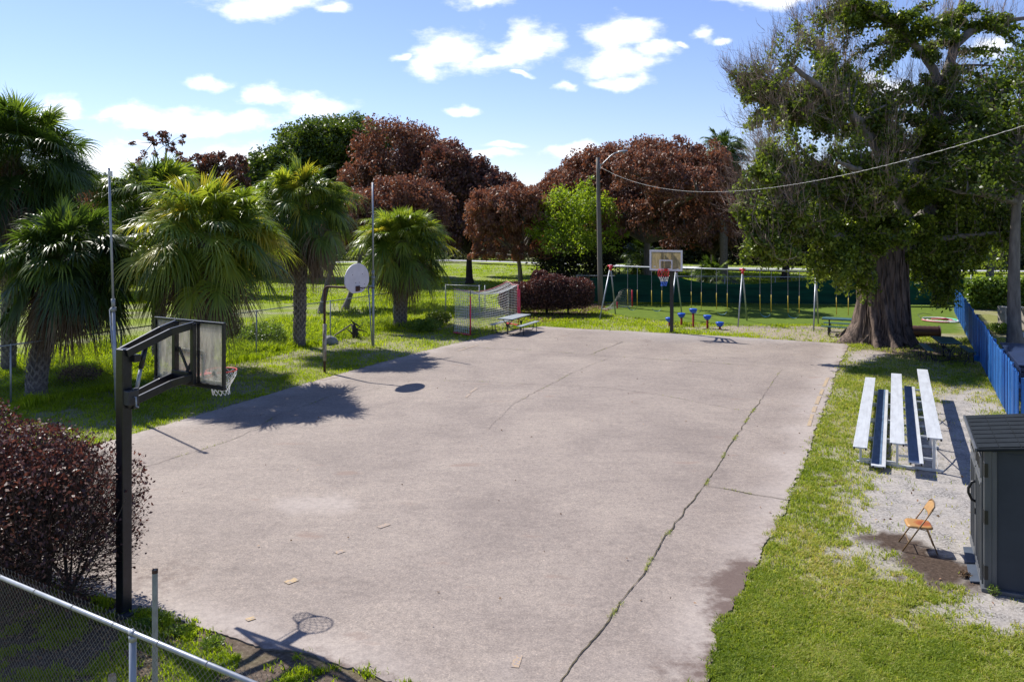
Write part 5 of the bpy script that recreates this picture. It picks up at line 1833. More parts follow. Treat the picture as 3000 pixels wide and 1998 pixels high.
# ------------------------------------------------------------------ basketball hoops
def hoop(kind, label, loc, rz, near):
    t = thing('basketball_hoop', label, 'basketball hoop', loc, rz, 'adjustable basketball hoops')
    X, Yv, Z = (1, 0, 0), (0, 1, 0), (0, 0, 1)
    bw, bh = 1.52, 0.94
    bz = 2.96 + bh / 2
    by = 1.06
    ptop = 3.62 if near else 3.35
    mb = MB(); mb.box((0, 0, ptop / 2 - .05), (.15, .15, ptop + .1)); mb.build('pole', 'steel_black', t, .012)
    mb = MB()
    mb.box((0, 0, .012), (.36, .36, .024))
    for sx in (-1, 1):
        for sy in (-1, 1):
            mb.tube([(sx * .13, sy * .13, .0), (sx * .13, sy * .13, .06)], .014, 6)
    mb.build('base_plate', 'steel_grey_black', t)
    # arms
    for sx in (-1, 1):
        for (z0, z1, zz) in ((ptop - .06, bz + bh / 2 - .06, 'u'), (2.86, 3.08, 'l')):
            mb = MB()
            a = Vector((sx * .095, -.02, z0)); m_ = Vector((sx * .13, by * .62, z0 + (z1 - z0) * .78)); b = Vector((sx * .20, by - .06, z1))
            hh = .105
            mb.bar(a, m_, .04, hh); mb.bar(m_, b, .04, hh)
            mb.build('arm', 'steel_black', t, .006)
        mb = MB(); mb.box((sx * .20, by - .075, bz - .01), (.065, .07, bh - .04)); mb.build('upright', 'steel_black', t, .006)
    mb = MB(); mb.box((0, .11, ptop - .14), (.3, .10, .10)); mb.build('bracket', 'steel_black', t, .006)
    mb = MB(); mb.box((0, .10, 2.84), (.27, .09, .10)); mb.build('bracket', 'steel_black', t, .006)
    # crank box, actuator and handle
    mb = MB(); mb.box((.12, .02, 2.96), (.13, .16, .20)); mb.box((.14, .07, 3.05), (.05, .10, .06)); mb.build('crank_box', 'steel_grey_black', t, .01)
    ac = MB(); ac.tube([(.09, .12, 3.0), (.085, .20, 3.32)], .026, 12); o = ac.build('actuator', 'galvanised', t)
    ac = MB(); ac.tube([(.085, .20, 3.32), (.075, .28, 3.60)], .036, 12); ac.build('actuator_sleeve', 'steel_black', t)
    hb = MB(); hb.tube([(.19, .02, 2.97), (.23, .02, 2.97), (.235, .02, 2.90), (.235, .02, 2.85), (.28, .02, 2.845)], .011, 8); hb.build('crank_handle', 'galvanised', t)
    # linkage behind the board
    mb = MB()
    mb.box((0, by - .12, bz - .33), (.36, .07, .13))
    mb.box((0, by - .09, bz - .39), (.2, .10, .12))
    mb.bar((-.13, by - .06, bz + .06), (.10, by - .08, bz - .27), .025, .04)
    mb.bar((.17, by - .06, bz - .12), (.08, by - .10, bz - .30), .03, .05)
    mb.build('linkage', 'steel_black', t, .004)
    # board
    mb = MB(); mb.box((0, by + .02, bz), (bw - .05, .010, bh - .05)); bd = mb.build('backboard', 'board_dirty' if near else 'board_far', t)
    mb = MB(); mb.frame((0, by + .012, bz), X, Z, Yv, bw, bh, .035, .05)
    fr = mb.build('frame', 'steel_black' if near else 'paint_white', bd, .004)
    fr.location = (0, 0, 0)
    mb = MB()
    for sx in (-1, 1):
        mb.box((sx * .23, by - .008, bz), (.03, .03, bh - .075))
    mb.build('stiffener', 'steel_black', bd)
    mb = MB(); mb.frame((0, by + .029, bz), X, Z, Yv, bw - .074, bh - .074, .045, .004); mb.build('border_line', 'paint_white', bd)
    mb = MB(); mb.frame((0, by + .029, bz - .19), X, Z, Yv, .60, .44, .05, .0044); mb.build('target_square', 'paint_white', bd)
    # logo stickers: small pale patches
    mb = MB(); mb.box((.52, by + .028, bz - .29), (.09, .0035, .05)); mb.box((.52, by + .0285, bz - .27), (.045, .006, .05)); mb.build('sticker', 'box_white', bd)
    mb = MB(); mb.box((-.55, by + .028, bz - .37), (.10, .004, .035)); mb.build('sticker', 'box_white', bd)
    # bolts along the frame
    mb = MB(); mb.box((0, by + .012, bz - bh / 2 - .018), (bw + .012, .062, .032)); mb.build('bottom_pad', 'steel_black', bd, .004)
    # rim
    rz_, rc = 3.05, by + .045 + (.34 if near else .15) + .229
    ring = [(math.cos(a) * .229, rc + math.sin(a) * .229, rz_) for a in np.linspace(0, 2 * math.pi, 37)[:-1]]
    mb = MB(); mb.tube(ring, .0085, 8, closed=True)
    mb.box((0, (by + .02 + rc - .22) / 2, rz_ - .005), (.16, rc - .22 - by, .012)); mb.box((0, by + .037, rz_ - .04), (.15, .014, .13))
    mb.tube([(-.07, by + .05, rz_ - .09), (-.13, rc - .16, rz_ - .01)], .007, 6); mb.tube([(.07, by + .05, rz_ - .09), (.13, rc - .16, rz_ - .01)], .007, 6)
    rim = mb.build('rim', 'rim_red', t)
    # net: crossing cords narrowing downwards
    NS, NR = 12, 7
    rr_ = [.229, .212, .19, .168, .15, .138, .13, .128]
    hh = .36 if near else .74
    secs = [('net', 'net_white', 0, 7)] if near else [('net', 'net_red', 0, 3), ('net', 'net_white', 3, 5), ('net', 'net_blue', 5, 7)]
    if not near:
        rr_ = [.245, .255, .25, .225, .185, .15, .13, .125]
    for nm, mt, i0, i1 in secs:
        mb = MB()
        for k in range(NS):
            for sg in (-1, 1):
                pts = []
                for i in range(i0, i1 + 1):
                    a = 2 * math.pi * (k + .5 * sg * (i % 2) + (0 if sg > 0 else 0)) / NS
                    a = 2 * math.pi * (k + (0.5 if i % 2 else 0) * sg) / NS
                    sw = .02 * math.sin(i * .9)
                    pts.append((math.cos(a) * rr_[i] + sw, rc + math.sin(a) * rr_[i], rz_ - .012 - hh * i / 7))
                mb.tube(pts, .0052 if near else .008, 4, caps=False)
        mb.build(nm, mt, rim)
    return t


hoop('near', 'near basketball hoop on square black pole seen from behind', (-5.33, 11.25, 0), math.atan2(-.49, .87), True)
hoop('far', 'far basketball hoop with white framed board and red white blue net', (7.47, 38.3, 0), math.pi + RA, False)


def old_hoop():
    t = thing('old_basketball_hoop', 'old basketball hoop with fan shaped board on rusty bent pipe', 'basketball hoop', (-6.52, 28.5, 0), RA)
    # local x points over the court
    mb = MB()
    arc = [(0, 0, -.05), (0, 0, 2.84)] + [(.16 - .16 * math.cos(a), 0, 2.84 + .16 * math.sin(a)) for a in np.linspace(.2, math.pi / 2, 6)] + [(.7, 0, 3.0), (1.32, 0, 3.0)]
    mb.tube(arc, .043, 14)
    mb.build('bent_pole', 'rust_pipe', t)
    mb = MB(); mb.tube([(0, 0, .42), (0, 0, 1.0), (.004, 0, 1.7)], [.064, .068, .062], 14); mb.build('sleeve', 'old_sleeve', t)
    mb = MB(); mb.tube([(.86, 0, 3.06), (1.3, 0, 3.08)], .022, 8); mb.tube([(.8, .02, 3.0), (.86, .02, 3.0)], .054, 10); mb.box((1.31, 0, 3.05), (.05, .4, .3)); mb.build('mount', 'rust_pipe', t)
    out = []
    for a in np.linspace(0, math.pi, 21):
        out.append((.685 * math.cos(a), .02 + .52 * math.sin(a)))
    out += [(-.685, -.12), (-.62, -.24), (-.36, -.42), (-.24, -.47), (.24, -.47), (.36, -.42), (.62, -.24), (.685, -.12)]
    mb = MB(); mb.prism(out, (1.36, 0, 3.30), (0, 1, 0), (0, 0, 1), (1, 0, 0), .045)
    bd = mb.build('backboard', 'old_board', t, .012)
    for y, z in ((-.28, .16), (.28, .16), (-.1, -.12), (.1, -.12), (.4, -.2)):
        mb = MB(); mb.tube([(1.38, y, 3.3 + z), (1.39, y, 3.3 + z)], .014, 8)
        mb.build('bolt', 'rust_pipe', bd)
    mb = MB()
    mb.tube([(1.36 + .05 + .15 + .229 + math.cos(a) * .229, math.sin(a) * .229, 3.02) for a in np.linspace(0, 2 * math.pi, 29)[:-1]], .010, 8, closed=True)
    mb.box((1.40, 0, 2.98), (.03, .22, .18))
    mb.bar((1.40, -.09, 2.9), (1.60, -.13, 3.01), .014, .014); mb.bar((1.40, .09, 2.9), (1.60, .13, 3.01), .014, .014)
    mb.bar((1.38, 0, 3.02), (1.57, 0, 3.02), .12, .012)
    mb.build('rim', 'rust_pipe', t)


old_hoop()


# ------------------------------------------------------------------ tall thin poles
def thin_pole(label, base, top_off, h, rad, brace, box):
    t = thing('pole', label, 'pole', (base[0], base[1], 0), 0, 'tall thin poles beside the court')
    tx, ty = top_off
    def P(z): return Vector((tx * z / h, ty * z / h, z))
    mb = MB()
    mb.tube([P(-.05), P(h * .42)], rad, 12); mb.build('lower_tube', 'galvanised', t)
    mb = MB()
    mb.tube([P(h * .42), P(h)], rad * .72, 12); mb.build('upper_tube', 'galvanised', t)
    mb = MB()
    mb.tube([P(h * .415), P(h * .43)], rad * 1.7, 12); mb.tube([P(h * .435), P(h * .465)], rad * 1.2, 12)
    mb.build('coupling', 'galvanised_dull', t)
    mb = MB()
    a = P(h * (.42 if box else .37)); b = P(.9 if box else .02)
    mb.tube([a + Vector((-brace, 0, 0)), b + Vector((-brace * .25, 0, 0))], rad * .5, 8)
    mb.tube([a + Vector((-brace, 0, 0)), a], rad * .6, 8)
    mb.build('brace', 'galvanised', t)
    if box:
        mb = MB(); mb.box(P(h - .14) + Vector((.05, -.03, 0)), (.09, .09, .15)); mb.build('sensor_box', 'box_white', t, .008)
        mb = MB(); mb.tube([P(h - .15), P(h - .15) + Vector((-.10, 0, -.01))], .012, 6); mb.tube([P(h - .15) + Vector((-.10, 0, .03)), P(h - .15) + Vector((-.10, 0, -.04))], .028, 8); mb.tube([P(h - .03), P(h + .02)], .03, 8)
        mb.build('bracket', 'galvanised_dull', t)
    return t


thin_pole('tall thin silver pole with small box on top by the near hoop', (-11.0, 22.8), (-.22, 0), 6.76, .045, .10, True)
thin_pole('tall thin silver pole passing beside the fan backboard', (-5.77, 34.1), (-.03, 0), 6.85, .05, .20, False)


# ------------------------------------------------------------------ lamp pole and cable
def lamp():
    b = G(1760, 894)
    t = thing('street_lamp', 'wooden street lamp pole with cobra head lamp behind the swings', 'street lamp', (b.x, b.y, 0))
    lean = -.18
    H = 9.05
    mb = MB()
    mb.tube([(lean * z / H, 0, z) for z in (-.1, 2, 4, 6, 8, H)], [.17, .16, .148, .135, .12, .112], 14)
    mb.build('pole', 'wood_pole', t)
    mb = MB()
    z0 = 8.5
    mb.tube([(lean + .12, 0, z0), (lean + .35, -.02, z0 + .22), (lean + .75, -.05, z0 + .62), (lean + 1.0, -.06, z0 + .80), (lean + 1.25, -.07, z0 + .86)], .036, 10)
    mb.box((lean + .14, 0, z0 - .02), (.05, .1, .3))
    mb.build('arm', 'lamp_grey', t)
    mb = MB()
    prof = [(0, .05, .05), (.12, .09, .075), (.32, .14, .10), (.52, .13, .085), (.64, .06, .04)]
    b0 = len(mb.v)
    cx, cz = lean + 1.2, z0 + .88
    nn = 14
    for (s, w, h_) in prof:
        for k in range(nn):
            a = 2 * math.pi * k / nn
            zz = math.sin(a) * h_ * (1.0 if math.sin(a) > 0 else .55)
            mb.v.append((cx + s, -.07 + math.cos(a) * w, cz + zz + s * .1))
    for i in range(len(prof) - 1):
        for k in range(nn):
            k2 = (k + 1) % nn
            mb.f.append((b0 + i * nn + k, b0 + i * nn + k2, b0 + (i + 1) * nn + k2, b0 + (i + 1) * nn + k)); mb.sm.append(True)
    mb.f.append(tuple(b0 + k for k in range(nn - 1, -1, -1))); mb.sm.append(False)
    mb.f.append(tuple(b0 + (len(prof) - 1) * nn + k for k in range(nn))); mb.sm.append(False)
    hd = mb.build('lamp_head', 'lamp_grey', t)
    mb = MB(); mb.lathe([(.02, -.07), (.08, -.05), (.10, 0.0)], 14, (cx + .40, -.07, cz - .005)); mb.build('lens', 'lamp_lens', hd)
    # service cable sagging towards the right
    A = Vector((b.x + lean + .1, b.y, 8.5)); Bp = Vector((10.5, 14.0, 7.56))
    pts = []
    for i in range(61):
        s = i / 60
        p = A.lerp(Bp, s)
        p.z -= 4 * 1.63 * s * (1 - s)
        pts.append(p)
    mb = MB(); mb.tube(pts, .0045, 6)
    # the carrier wire is spiralled round the cable
    sp = []
    for i in range(601):
        s = i / 600
        p = A.lerp(Bp, s); p.z -= 4 * 1.63 * s * (1 - s)
        a = i * .9
        sp.append(p + Vector((math.cos(a) * .007, 0, math.sin(a) * .009)))
    mb.tube(sp, .0028, 4)
    o = mb.build('overhead_cable', 'twine_wire')
    tag(o, 'twisted overhead cable sagging from the lamp pole to upper right', 'cable')


lamp()
b = D(2393, 800, 58)
mb = MB(); mb.tube([(0, 0, -.1), (0, 0, 7.5)], [.19, .15], 12)
t = thing('utility_pole', 'plain grey pole glimpsed through leaves between swings and fig', 'pole', (b.x, b.y, 0))
mb.build('shaft', 'concrete_old', t)
mb = MB(); mb.tube([(0, 0, 7.5), (0, 0, 7.56)], [.16, .10], 12); mb.build('cap', 'galvanised_dull', t)


# ------------------------------------------------------------------ swing set
def swings():
    O = Vector((5.35, 44.5, 0))
    t = thing('swing_set', 'long galvanised swing frame with red corner joints', 'swing set', O, RA)
    H = 2.74
    ts = [0, 3.6, 7.0, 10.5, 14.0]
    sp = 1.38
    mb = MB(); mb.tube([(-.1, 0, H), (14.1, 0, H)], .036, 12); mb.build('top_beam', 'galvanised', t)
    for i, s in enumerate(ts):
        for sg in (-1, 1):
            mb = MB()
            mb.tube([(s, sg * .04, H - .06), (s + (-.16 if i == 0 else 0), sg * sp, -.05)], .036, 10)
            mb.build('leg', 'galvanised', t)
        mb = MB()
        mb.tube([(s - .14, 0, H), (s + .14, 0, H)], .062, 12)
        for sg in (-1, 1):
            mb.tube([(s, 0, H), (s, sg * .10 * 1.0, H - .22)], .056, 12)
        mb.build('corner_joint', 'swing_red', t)
    us = [1853, 1924, 2040, 2115, 2243, 2325, 2468, 2560]
    cats = ['first', 'second', 'third', 'fourth', 'fifth', 'sixth', 'seventh', 'eighth']
    beh = ['swing nearest the left red corner joint, in front of the small goal', 'swing hanging just left behind the far basketball hoop',
           'swing just right of the far basketball hoop, above the tall blue stool', 'swing left of the middle red joint, behind the fourth stool',
           'swing right of the middle red joint with a clear green gap beyond', 'swing just left of the grey leg nearest the fig leaves',
           'swing over the bright turf behind the green bench', 'swing half hidden against the fig trunk']
    proto = None
    e1 = Vector((math.cos(RA), math.sin(RA), 0))
    for i, u in enumerate(us):
        k = (u - 1500) / F
        s = (k * O.y - O.x) / (e1.x - k * e1.y)
        loc = O + e1 * s
        if proto is None:
            p = thing('swing', beh[0], 'swing', loc, RA, 'sling swings hanging from the frame')
            for sg in (-1, 1):
                # chain made of alternating links, yellow sleeve below
                mb = MB()
                z = H - .05
                q = 0
                while z > 1.5:
                    if q % 2 == 0: mb.box((sg * .27, 0, z - .02), (.024, .010, .052))
                    else: mb.box((sg * .27, 0, z - .02), (.010, .024, .052))
                    z -= .036; q += 1
                mb.tube([(sg * .27, 0, H - .1), (sg * .27, 0, H + .04)], .016, 6)
                mb.build('chain', 'galvanised', p)
                mb = MB(); mb.tube([(sg * .27, 0, 1.52), (sg * .262, 0, .68)], .017, 8); mb.build('chain_sleeve', 'chain_yellow', p)
            mb = MB()
            n = 14
            vs = []
            for j in range(n + 1):
                a = math.pi * (j / n)
                x = -.262 * math.cos(a); z = .66 - .24 * math.sin(a)
                for yy, dz in ((-.07, 0), (.07, 0), (.07, -.012), (-.07, -.012)):
                    vs.append((x, yy * (1 if 2 < j < n - 2 else .6), z + dz))
            fs = []
            for j in range(n):
                for q in range(4):
                    fs.append((j * 4 + q, j * 4 + (q + 1) % 4, (j + 1) * 4 + (q + 1) % 4, (j + 1) * 4 + q))
            fs += [(0, 1, 2, 3), (n * 4 + 3, n * 4 + 2, n * 4 + 1, n * 4)]
            mb.add(vs, fs, True)
            mb.build('seat', 'seat_blue', p)
            proto = p
        else:
            p = copy_tree(proto)
            p.location = loc
            p['label'] = beh[i]
        p.rotation_euler = (0, 0, RA + [0, .25, -.1, .2, .1, -.05, 0, .15][i])


swings()

# ------------------------------------------------------------------ balance stools
STOOLS = [(1961, 955, .42, 'low blue stool hidden partly behind the far hoop pole'), (1996.5, 953, .61, 'blue balance stool left of the tallest one'),
          (2031, 959, .92, 'tallest blue balance stool on red post'), (2072.5, 961, .63, 'blue balance stool right of the tallest one'),
          (2109, 965, .36, 'lowest blue balance stool at the right end of the row')]
for (u, v, h, lab) in STOOLS:
    b = G(u, v)
    t = thing('balance_stool', lab, 'stool', (b.x, b.y, 0), 0, 'blue and red balance stools')
    mb = MB(); mb.lathe([(.055, 0.16), (.10, .05), (.16, .015), (.2, 0.0)][::-1] + [(.052, h - .2), (.052, h - .12)], 16)
    mb = MB(); mb.tube([(0, 0, -.05), (0, 0, h - .14)], .052, 14)
    for z in np.arange(.05, h - .16, .05):
        mb.tube([(0, 0, z), (0, 0, z + .018)], .058, 12)
    mb.build('post', 'pod_red', t)
    mb = MB(); mb.lathe([(.06, h - .235), (.12, h - .205), (.165, h - .14), (.185, h - .08), (.187, h - .06)], 24); mb.build('cup', 'pod_blue', t)
    mb = MB(); mb.lathe([(.187, h - .06), (.203, h - .045), (.200, h - .02), (.17, h - .004), (.0005, h)], 24); mb.build('top', 'pod_blue', t)


# ------------------------------------------------------------------ goals
def net_sheet(mb, fn, nu, nv, r):
    """fn(s,t) -> point; draws grid lines"""
    for i in range(nu + 1):
        mb.tube([fn(i / nu, j / nv) for j in range(nv + 1)], r, 3, caps=False)
    for j in range(nv + 1):
        mb.tube([fn(i / nu, j / nv) for i in range(nu + 1)], r, 3, caps=False)


def goal_red():
    Bp, Ap = G(1378, 983), G(1330, 975.5)
    Dp, Cp = G(1518, 954.5), G(1485, 948.5)
    t = thing('soccer_goal', 'large portable goal with sagging white net and red posts', 'soccer goal', Bp, 0)
    O = Bp.copy()
    A, B, C, Dd = [q - O for q in (Ap, Bp, Cp, Dp)]
    h = 2.05
    up = Vector((0, 0, 1))
    # front posts: red padding on right post, slim red on left
    mb = MB(); mb.tube([B + up * 0, B + up * 1.80], .035, 10); mb.build('post', 'goal_red', t)
    mb = MB(); mb.tube([B + up * 1.80, B + up * h], .018, 8); mb.build('post_tip', 'table_frame', t)
    mb = MB(); mb.tube([Dd + up * 0, Dd + up * h], .022, 8); mb.build('post', 'goal_red', t)
    pd = MB(); pd.bar(Dd + up * .62 + Vector((.04, 0, 0)), Dd + up * 1.82 + Vector((.03, 0, 0)), .15, .10)
    pad = pd.build('post_pad', 'goal_red', t, .02)
    # pale lettering band running up the pad
    mb = MB()
    rnd = random.Random(3)
    zz = .95
    while zz < 1.42:
        mb.box(Dd + Vector((.04, -.0765, zz)), (.055, .006, .030)); zz += .045
    mb.build('lettering', 'goal_pink', pad)
    for q, nm in ((A, 'a'), (C, 'c')):
        mb = MB(); mb.tube([q + up * 0, q + up * .9, q + up * h], .012, 6); mb.build('rear_pole', 'table_frame', t)
    mb = MB(); mb.bar(B + up * .03, A + up * .03, .14, .05); mb.build('foot', 'goal_red', t, .012)
    mb = MB(); mb.bar(Dd + up * .03, C + up * .03, .14, .05); mb.build('foot', 'goal_red', t, .012)
    mb = MB(); mb.bar(B + up * .02, Dd + up * .02, .05, .03); mb.build('ground_bar', 'table_frame', t)

    def sagz(s):
        return h - .30 * 4 * s * (1 - s)

    def topf(s, w):   # w 0 front, 1 rear
        p = B.lerp(Dd, s).lerp(A.lerp(C, s), w)
        return p + up * (sagz(s) - .05 * math.sin(math.pi * w) + (.08 if w > .5 else 0) * s)
    mb = MB()
    net_sheet(mb, topf, 32, 8, .008)
    rear = lambda s, z: (A.lerp(C, s) * 1.0) + up * (z * topf(s, 1).z) + (B - A).normalized() * (.18 * math.sin(math.pi * z) * (0.6 + .4 * math.sin(s * 9)))
    net_sheet(mb, rear, 32, 16, .0075)
    sideL = lambda s, z: B.lerp(A, s) + up * (z * h) + Vector((0.02, .04, 0)) * math.sin(math.pi * s)
    net_sheet(mb, sideL, 8, 16, .0075)
    sideR = lambda s, z: Dd.lerp(C, s) + up * (z * h) + Vector((0.02, .03, 0)) * math.sin(math.pi * s)
    net_sheet(mb, sideR, 8, 16, .0075)
    mb.build('net', 'net_white', t)
    mb = MB()
    mb.tube([topf(i / 24, 1) + up * .01 for i in range(25)], .016, 6)
    mb.tube([topf(1, i / 6) + up * .01 for i in range(7)], .016, 6)
    mb.tube([topf(0, i / 6) + up * .01 for i in range(7)], .010, 6)
    mb.build('top_ribbon', 'goal_pink', t)
    mb = MB(); mb.tube([topf(i / 24, 0) + up * .01 for i in range(25)], .012, 6); mb.build('front_ribbon', 'net_white', t)


goal_red()


def goal_small():
    a = G(1852, 898); b = G(1808, 904); c = G(1762, 906)
    O = a.copy()
    t = thing('small_goal', 'small pop up goal with arched frame behind the first swing', 'soccer goal', O)
    a, b, c = a - O, b - O, c - O
    up = Vector((0, 0, 1))
    arch = [a + up * 0, a + up * .9] + [a.lerp(b, s) + up * (1.12 + .05 * math.sin(math.pi * s) - .02 - .25 * s ** 3) for s in (.1, .3, .5, .7, .9)] + [b + up * .75, b + up * 0]
    arch = [a + up * 0, a + up * .6, a + up * 1.0, a + (b - a) * .12 + up * 1.1, a + (b - a) * .5 + up * 1.12, a + (b - a) * .85 + up * .98, b + (a - b) * .02 + up * .7, b + up * 0]
    mb = MB(); mb.tube(arch[:3], .04, 8); mb.build('post', 'swing_red', t)
    mb = MB(); mb.tube([b + up * .4, b], .035, 8); mb.build('post', 'swing_red', t)
    mb = MB(); mb.tube(arch[2:], .018, 6); mb.build('arch', 'table_frame', t)
    mb = MB(); mb.tube([a, (a + c) / 2 + Vector((0, .4, 0)), c], .02, 6); mb.tube([b, c], .02, 6); mb.build('base_hoop', 'net_white', t)
    def fn(s, w):
        k = s * (len(arch) - 1); i = min(int(k), len(arch) - 2)
        p = arch[i].lerp(arch[i + 1], k - i)
        e = a.lerp(c, .3 + .7 * s) + Vector((0, .35 * math.sin(math.pi * s), 0))
        q = p.lerp(e, w)
        q.z = p.z * (1 - w) ** 1.6
        return q
    mb = MB(); net_sheet(mb, fn, 24, 14, .005); mb.build('net', 'net_grey', t)


goal_small()


def flat_goal():
    c = G(2752, 940)
    t = thing('folded_goal', 'collapsed oval net goal lying on the turf by the blue fence', 'soccer goal', (c.x, c.y, 0), R(-8))
    up = Vector((0, 0, 1))
    def ov(s, rx, ry, cy=0):
        a = 2 * math.pi * s
        return Vector((rx * math.cos(a), cy + ry * math.sin(a), .05))
    def P(a, rx=.85, ry=1.0): return Vector((rx * math.cos(a), ry * math.sin(a), .05))
    A0 = [P(a) for a in np.linspace(math.pi * 1.0, math.pi * 1.55, 12)]
    A1 = [P(a) for a in np.linspace(math.pi * 1.55, math.pi * 1.95, 10)]
    A2 = [P(a) for a in np.linspace(math.pi * 1.95, math.pi * 2.25, 10)]
    A3 = [P(a) for a in np.linspace(math.pi * .25, math.pi * .75, 10)]
    mb = MB(); mb.tube(A0, .035, 8); mb.build('edge', 'goal_pink', t)
    mb = MB(); mb.tube(A1, .03, 8); mb.build('edge', 'net_white', t)
    mb = MB(); mb.tube(A2, .05, 8); mb.build('edge', 'goal_green', t)
    mb = MB(); mb.tube(A3, .035, 8); mb.build('edge', 'net_white', t)
    mb = MB(); mb.tube([P(a, .6, .32) for a in np.linspace(-.8, 1.2, 10)], .03, 8); mb.tube([(-.3, .28, .06), (.4, .22, .1), (.7, .1, .06)], .03, 6); mb.build('edge', 'goal_red', t)
    mb = MB(); mb.tube([(-.85, 0, .05), (-.9, .5, .25), (-.5, .9, .28), (.0, 1.0, .2)], .012, 6); mb.build('loop', 'table_frame', t)
    mb = MB()
    def fn(s, w):
        a = math.pi * (1.0 + 1.25 * s)
        return P(a).lerp(P(a, .55, .5), w) + up * (.03 * math.sin(w * 9 + s * 20))
    net_sheet(mb, fn, 60, 9, .006)
    mb.build('net', 'net_white', t)


flat_goal()


# ------------------------------------------------------------------ picnic tables
def picnic(label, loc, rz, top_mat, L=1.85, half=False, group='picnic tables'):
    t = thing('picnic_table', label, 'picnic table', loc, rz, group)
    # long axis along local y
    mb = MB(); mb.box((0, 0, .735), (.74, L, .035)); tp = mb.build('tabletop', top_mat, t, .012)
    mb = MB(); mb.frame((0, 0, .712), (1, 0, 0), (0, 1, 0), (0, 0, 1), .745, L + .005, .02, .03); mb.build('apron', 'table_frame', tp)
    for sx in (-1, 1):
        mb = MB(); mb.box((sx * .70, 0, .435), (.27, L, .032)); mb.build('bench', top_mat, t, .01)
    for sy in (-1, 1):
        y = sy * (L / 2 - .3)
        mb = MB()
        mb.tube([(0, y, .0), (0, y, .46)], .030, 8)
        for sx in (-1, 1):
            mb.tube([(sx * .28, y, .70), (sx * .06, y, .46), (sx * .03, y, .34)], .018, 8)
            mb.tube([(0, y, .035), (sx * .45, y, .035), (sx * .56, y, .05), (sx * .62, y, .13), (sx * .64, y, .36), (sx * .66, y, .415)], .018, 8)
            mb.tube([(sx * .79, y, .415), (sx * .80, y, .0)], .016, 8)
            mb.tube([(sx * .6, y, .405), (sx * .81, y, .405)], .014, 6)
        mb.build('leg_frame', 'table_frame', t)
    mb = MB(); mb.tube([(0, -L / 2 + .3, .12), (0, L / 2 - .3, .12)], .016, 6); mb.build('stretcher', 'table_frame', t)
    return t


picnic('grey topped picnic table on the far left corner of the court', (.12, 38.35, 0.02), RA, 'table_grey', 2.1)
b = Vector((15.15, 0, 0))
picnic('dark green picnic table half hidden behind the fig trunk', (b.x + .25, 37.55, 0), RA + math.pi / 2, 'table_green', 2.2)
picnic('dark green picnic table in the shade between fig trunk and blue fence', (16.55, 31.2, 0), RA + R(8), 'table_green', 1.7)


# ------------------------------------------------------------------ bleachers
def bleachers():
    O = Vector((7.54, 17.75, 0))
    t = thing('bleachers', 'low aluminium bleachers with blue footboards on the right lawn', 'bleachers', O, RA)
    L = 8.5
    rows = [(0, 0.0, .44, 'seat'), (.365, -.22, .14, 'foot'), (.73, -.12, .64, 'seat'), (1.085, -.22, .30, 'foot'), (1.44, -.08, .82, 'seat')]
    y0 = -.05
    for (x, dy, z, kd) in rows:
        if kd == 'seat':
            mb = MB()
            mb.box((x, L / 2 + dy, z - .015), (.285, L, .03))
            for sx in (-1, 1):
                mb.box((x + sx * .135, L / 2 + dy, z - .042), (.012, L - .01, .024))
            for k in (-3, -1, 1, 3):
                mb.box((x + k * .036, L / 2 + dy, z + .001), (.003, L - .004, .003))
            pl = mb.build('seat_plank', 'aluminium', t, .003)
            for sx in (-1, 1):
                mb = MB(); mb.box((x + sx * .115, dy - .012, z - .03), (.028, .02, .05)); mb.build('end_cap', 'steel_black', pl)
        else:
            mb = MB(); mb.box((x, L / 2 + dy, z - .015), (.285, L, .03)); pl = mb.build('foot_plank', 'aluminium', t, .003)
            mb = MB(); mb.box((x - .035, L / 2 + dy + .07, z + .003), (.19, L - .15, .004)); mb.build('blue_tread', 'foot_blue', pl)
            for sx in (-1, 1):
                mb = MB(); mb.box((x + sx * .10, dy - .012, z - .03), (.028, .02, .045)); mb.build('end_cap', 'steel_black', pl)
    for i, y in enumerate((.35, 2.3, 4.3, 6.3, 8.0)):
        mb = MB()
        mb.bar((-.08, y, .035), (1.62, y, .035), .05, .05)
        mb.bar((0, y, .06), (0, y, .40), .05, .05); mb.bar((.73, y, .06), (.73, y, .60), .05, .05); mb.bar((1.44, y, .06), (1.44, y, .78), .06, .06)
        mb.bar((-.1, y, .385), (.10, y, .385), .05, .03); mb.bar((.6, y, .59), (.87, y, .59), .05, .03); mb.bar((1.31, y, .77), (1.57, y, .77), .05, .03)
        mb.bar((.03, y, .10), (.7, y, .10), .045, .045); mb.bar((.76, y, .26), (1.41, y, .26), .045, .045)
        mb.build('frame', 'aluminium', t, .003)
    for a, b_ in ((.35, 2.3), (4.3, 6.3)):
        mb = MB(); mb.bar((1.50, a, .70), (1.50, b_, .08), .006, .035); mb.bar((1.51, a, .08), (1.51, b_, .70), .006, .035)
        mb.build('cross_brace', 'aluminium', t)


bleachers()


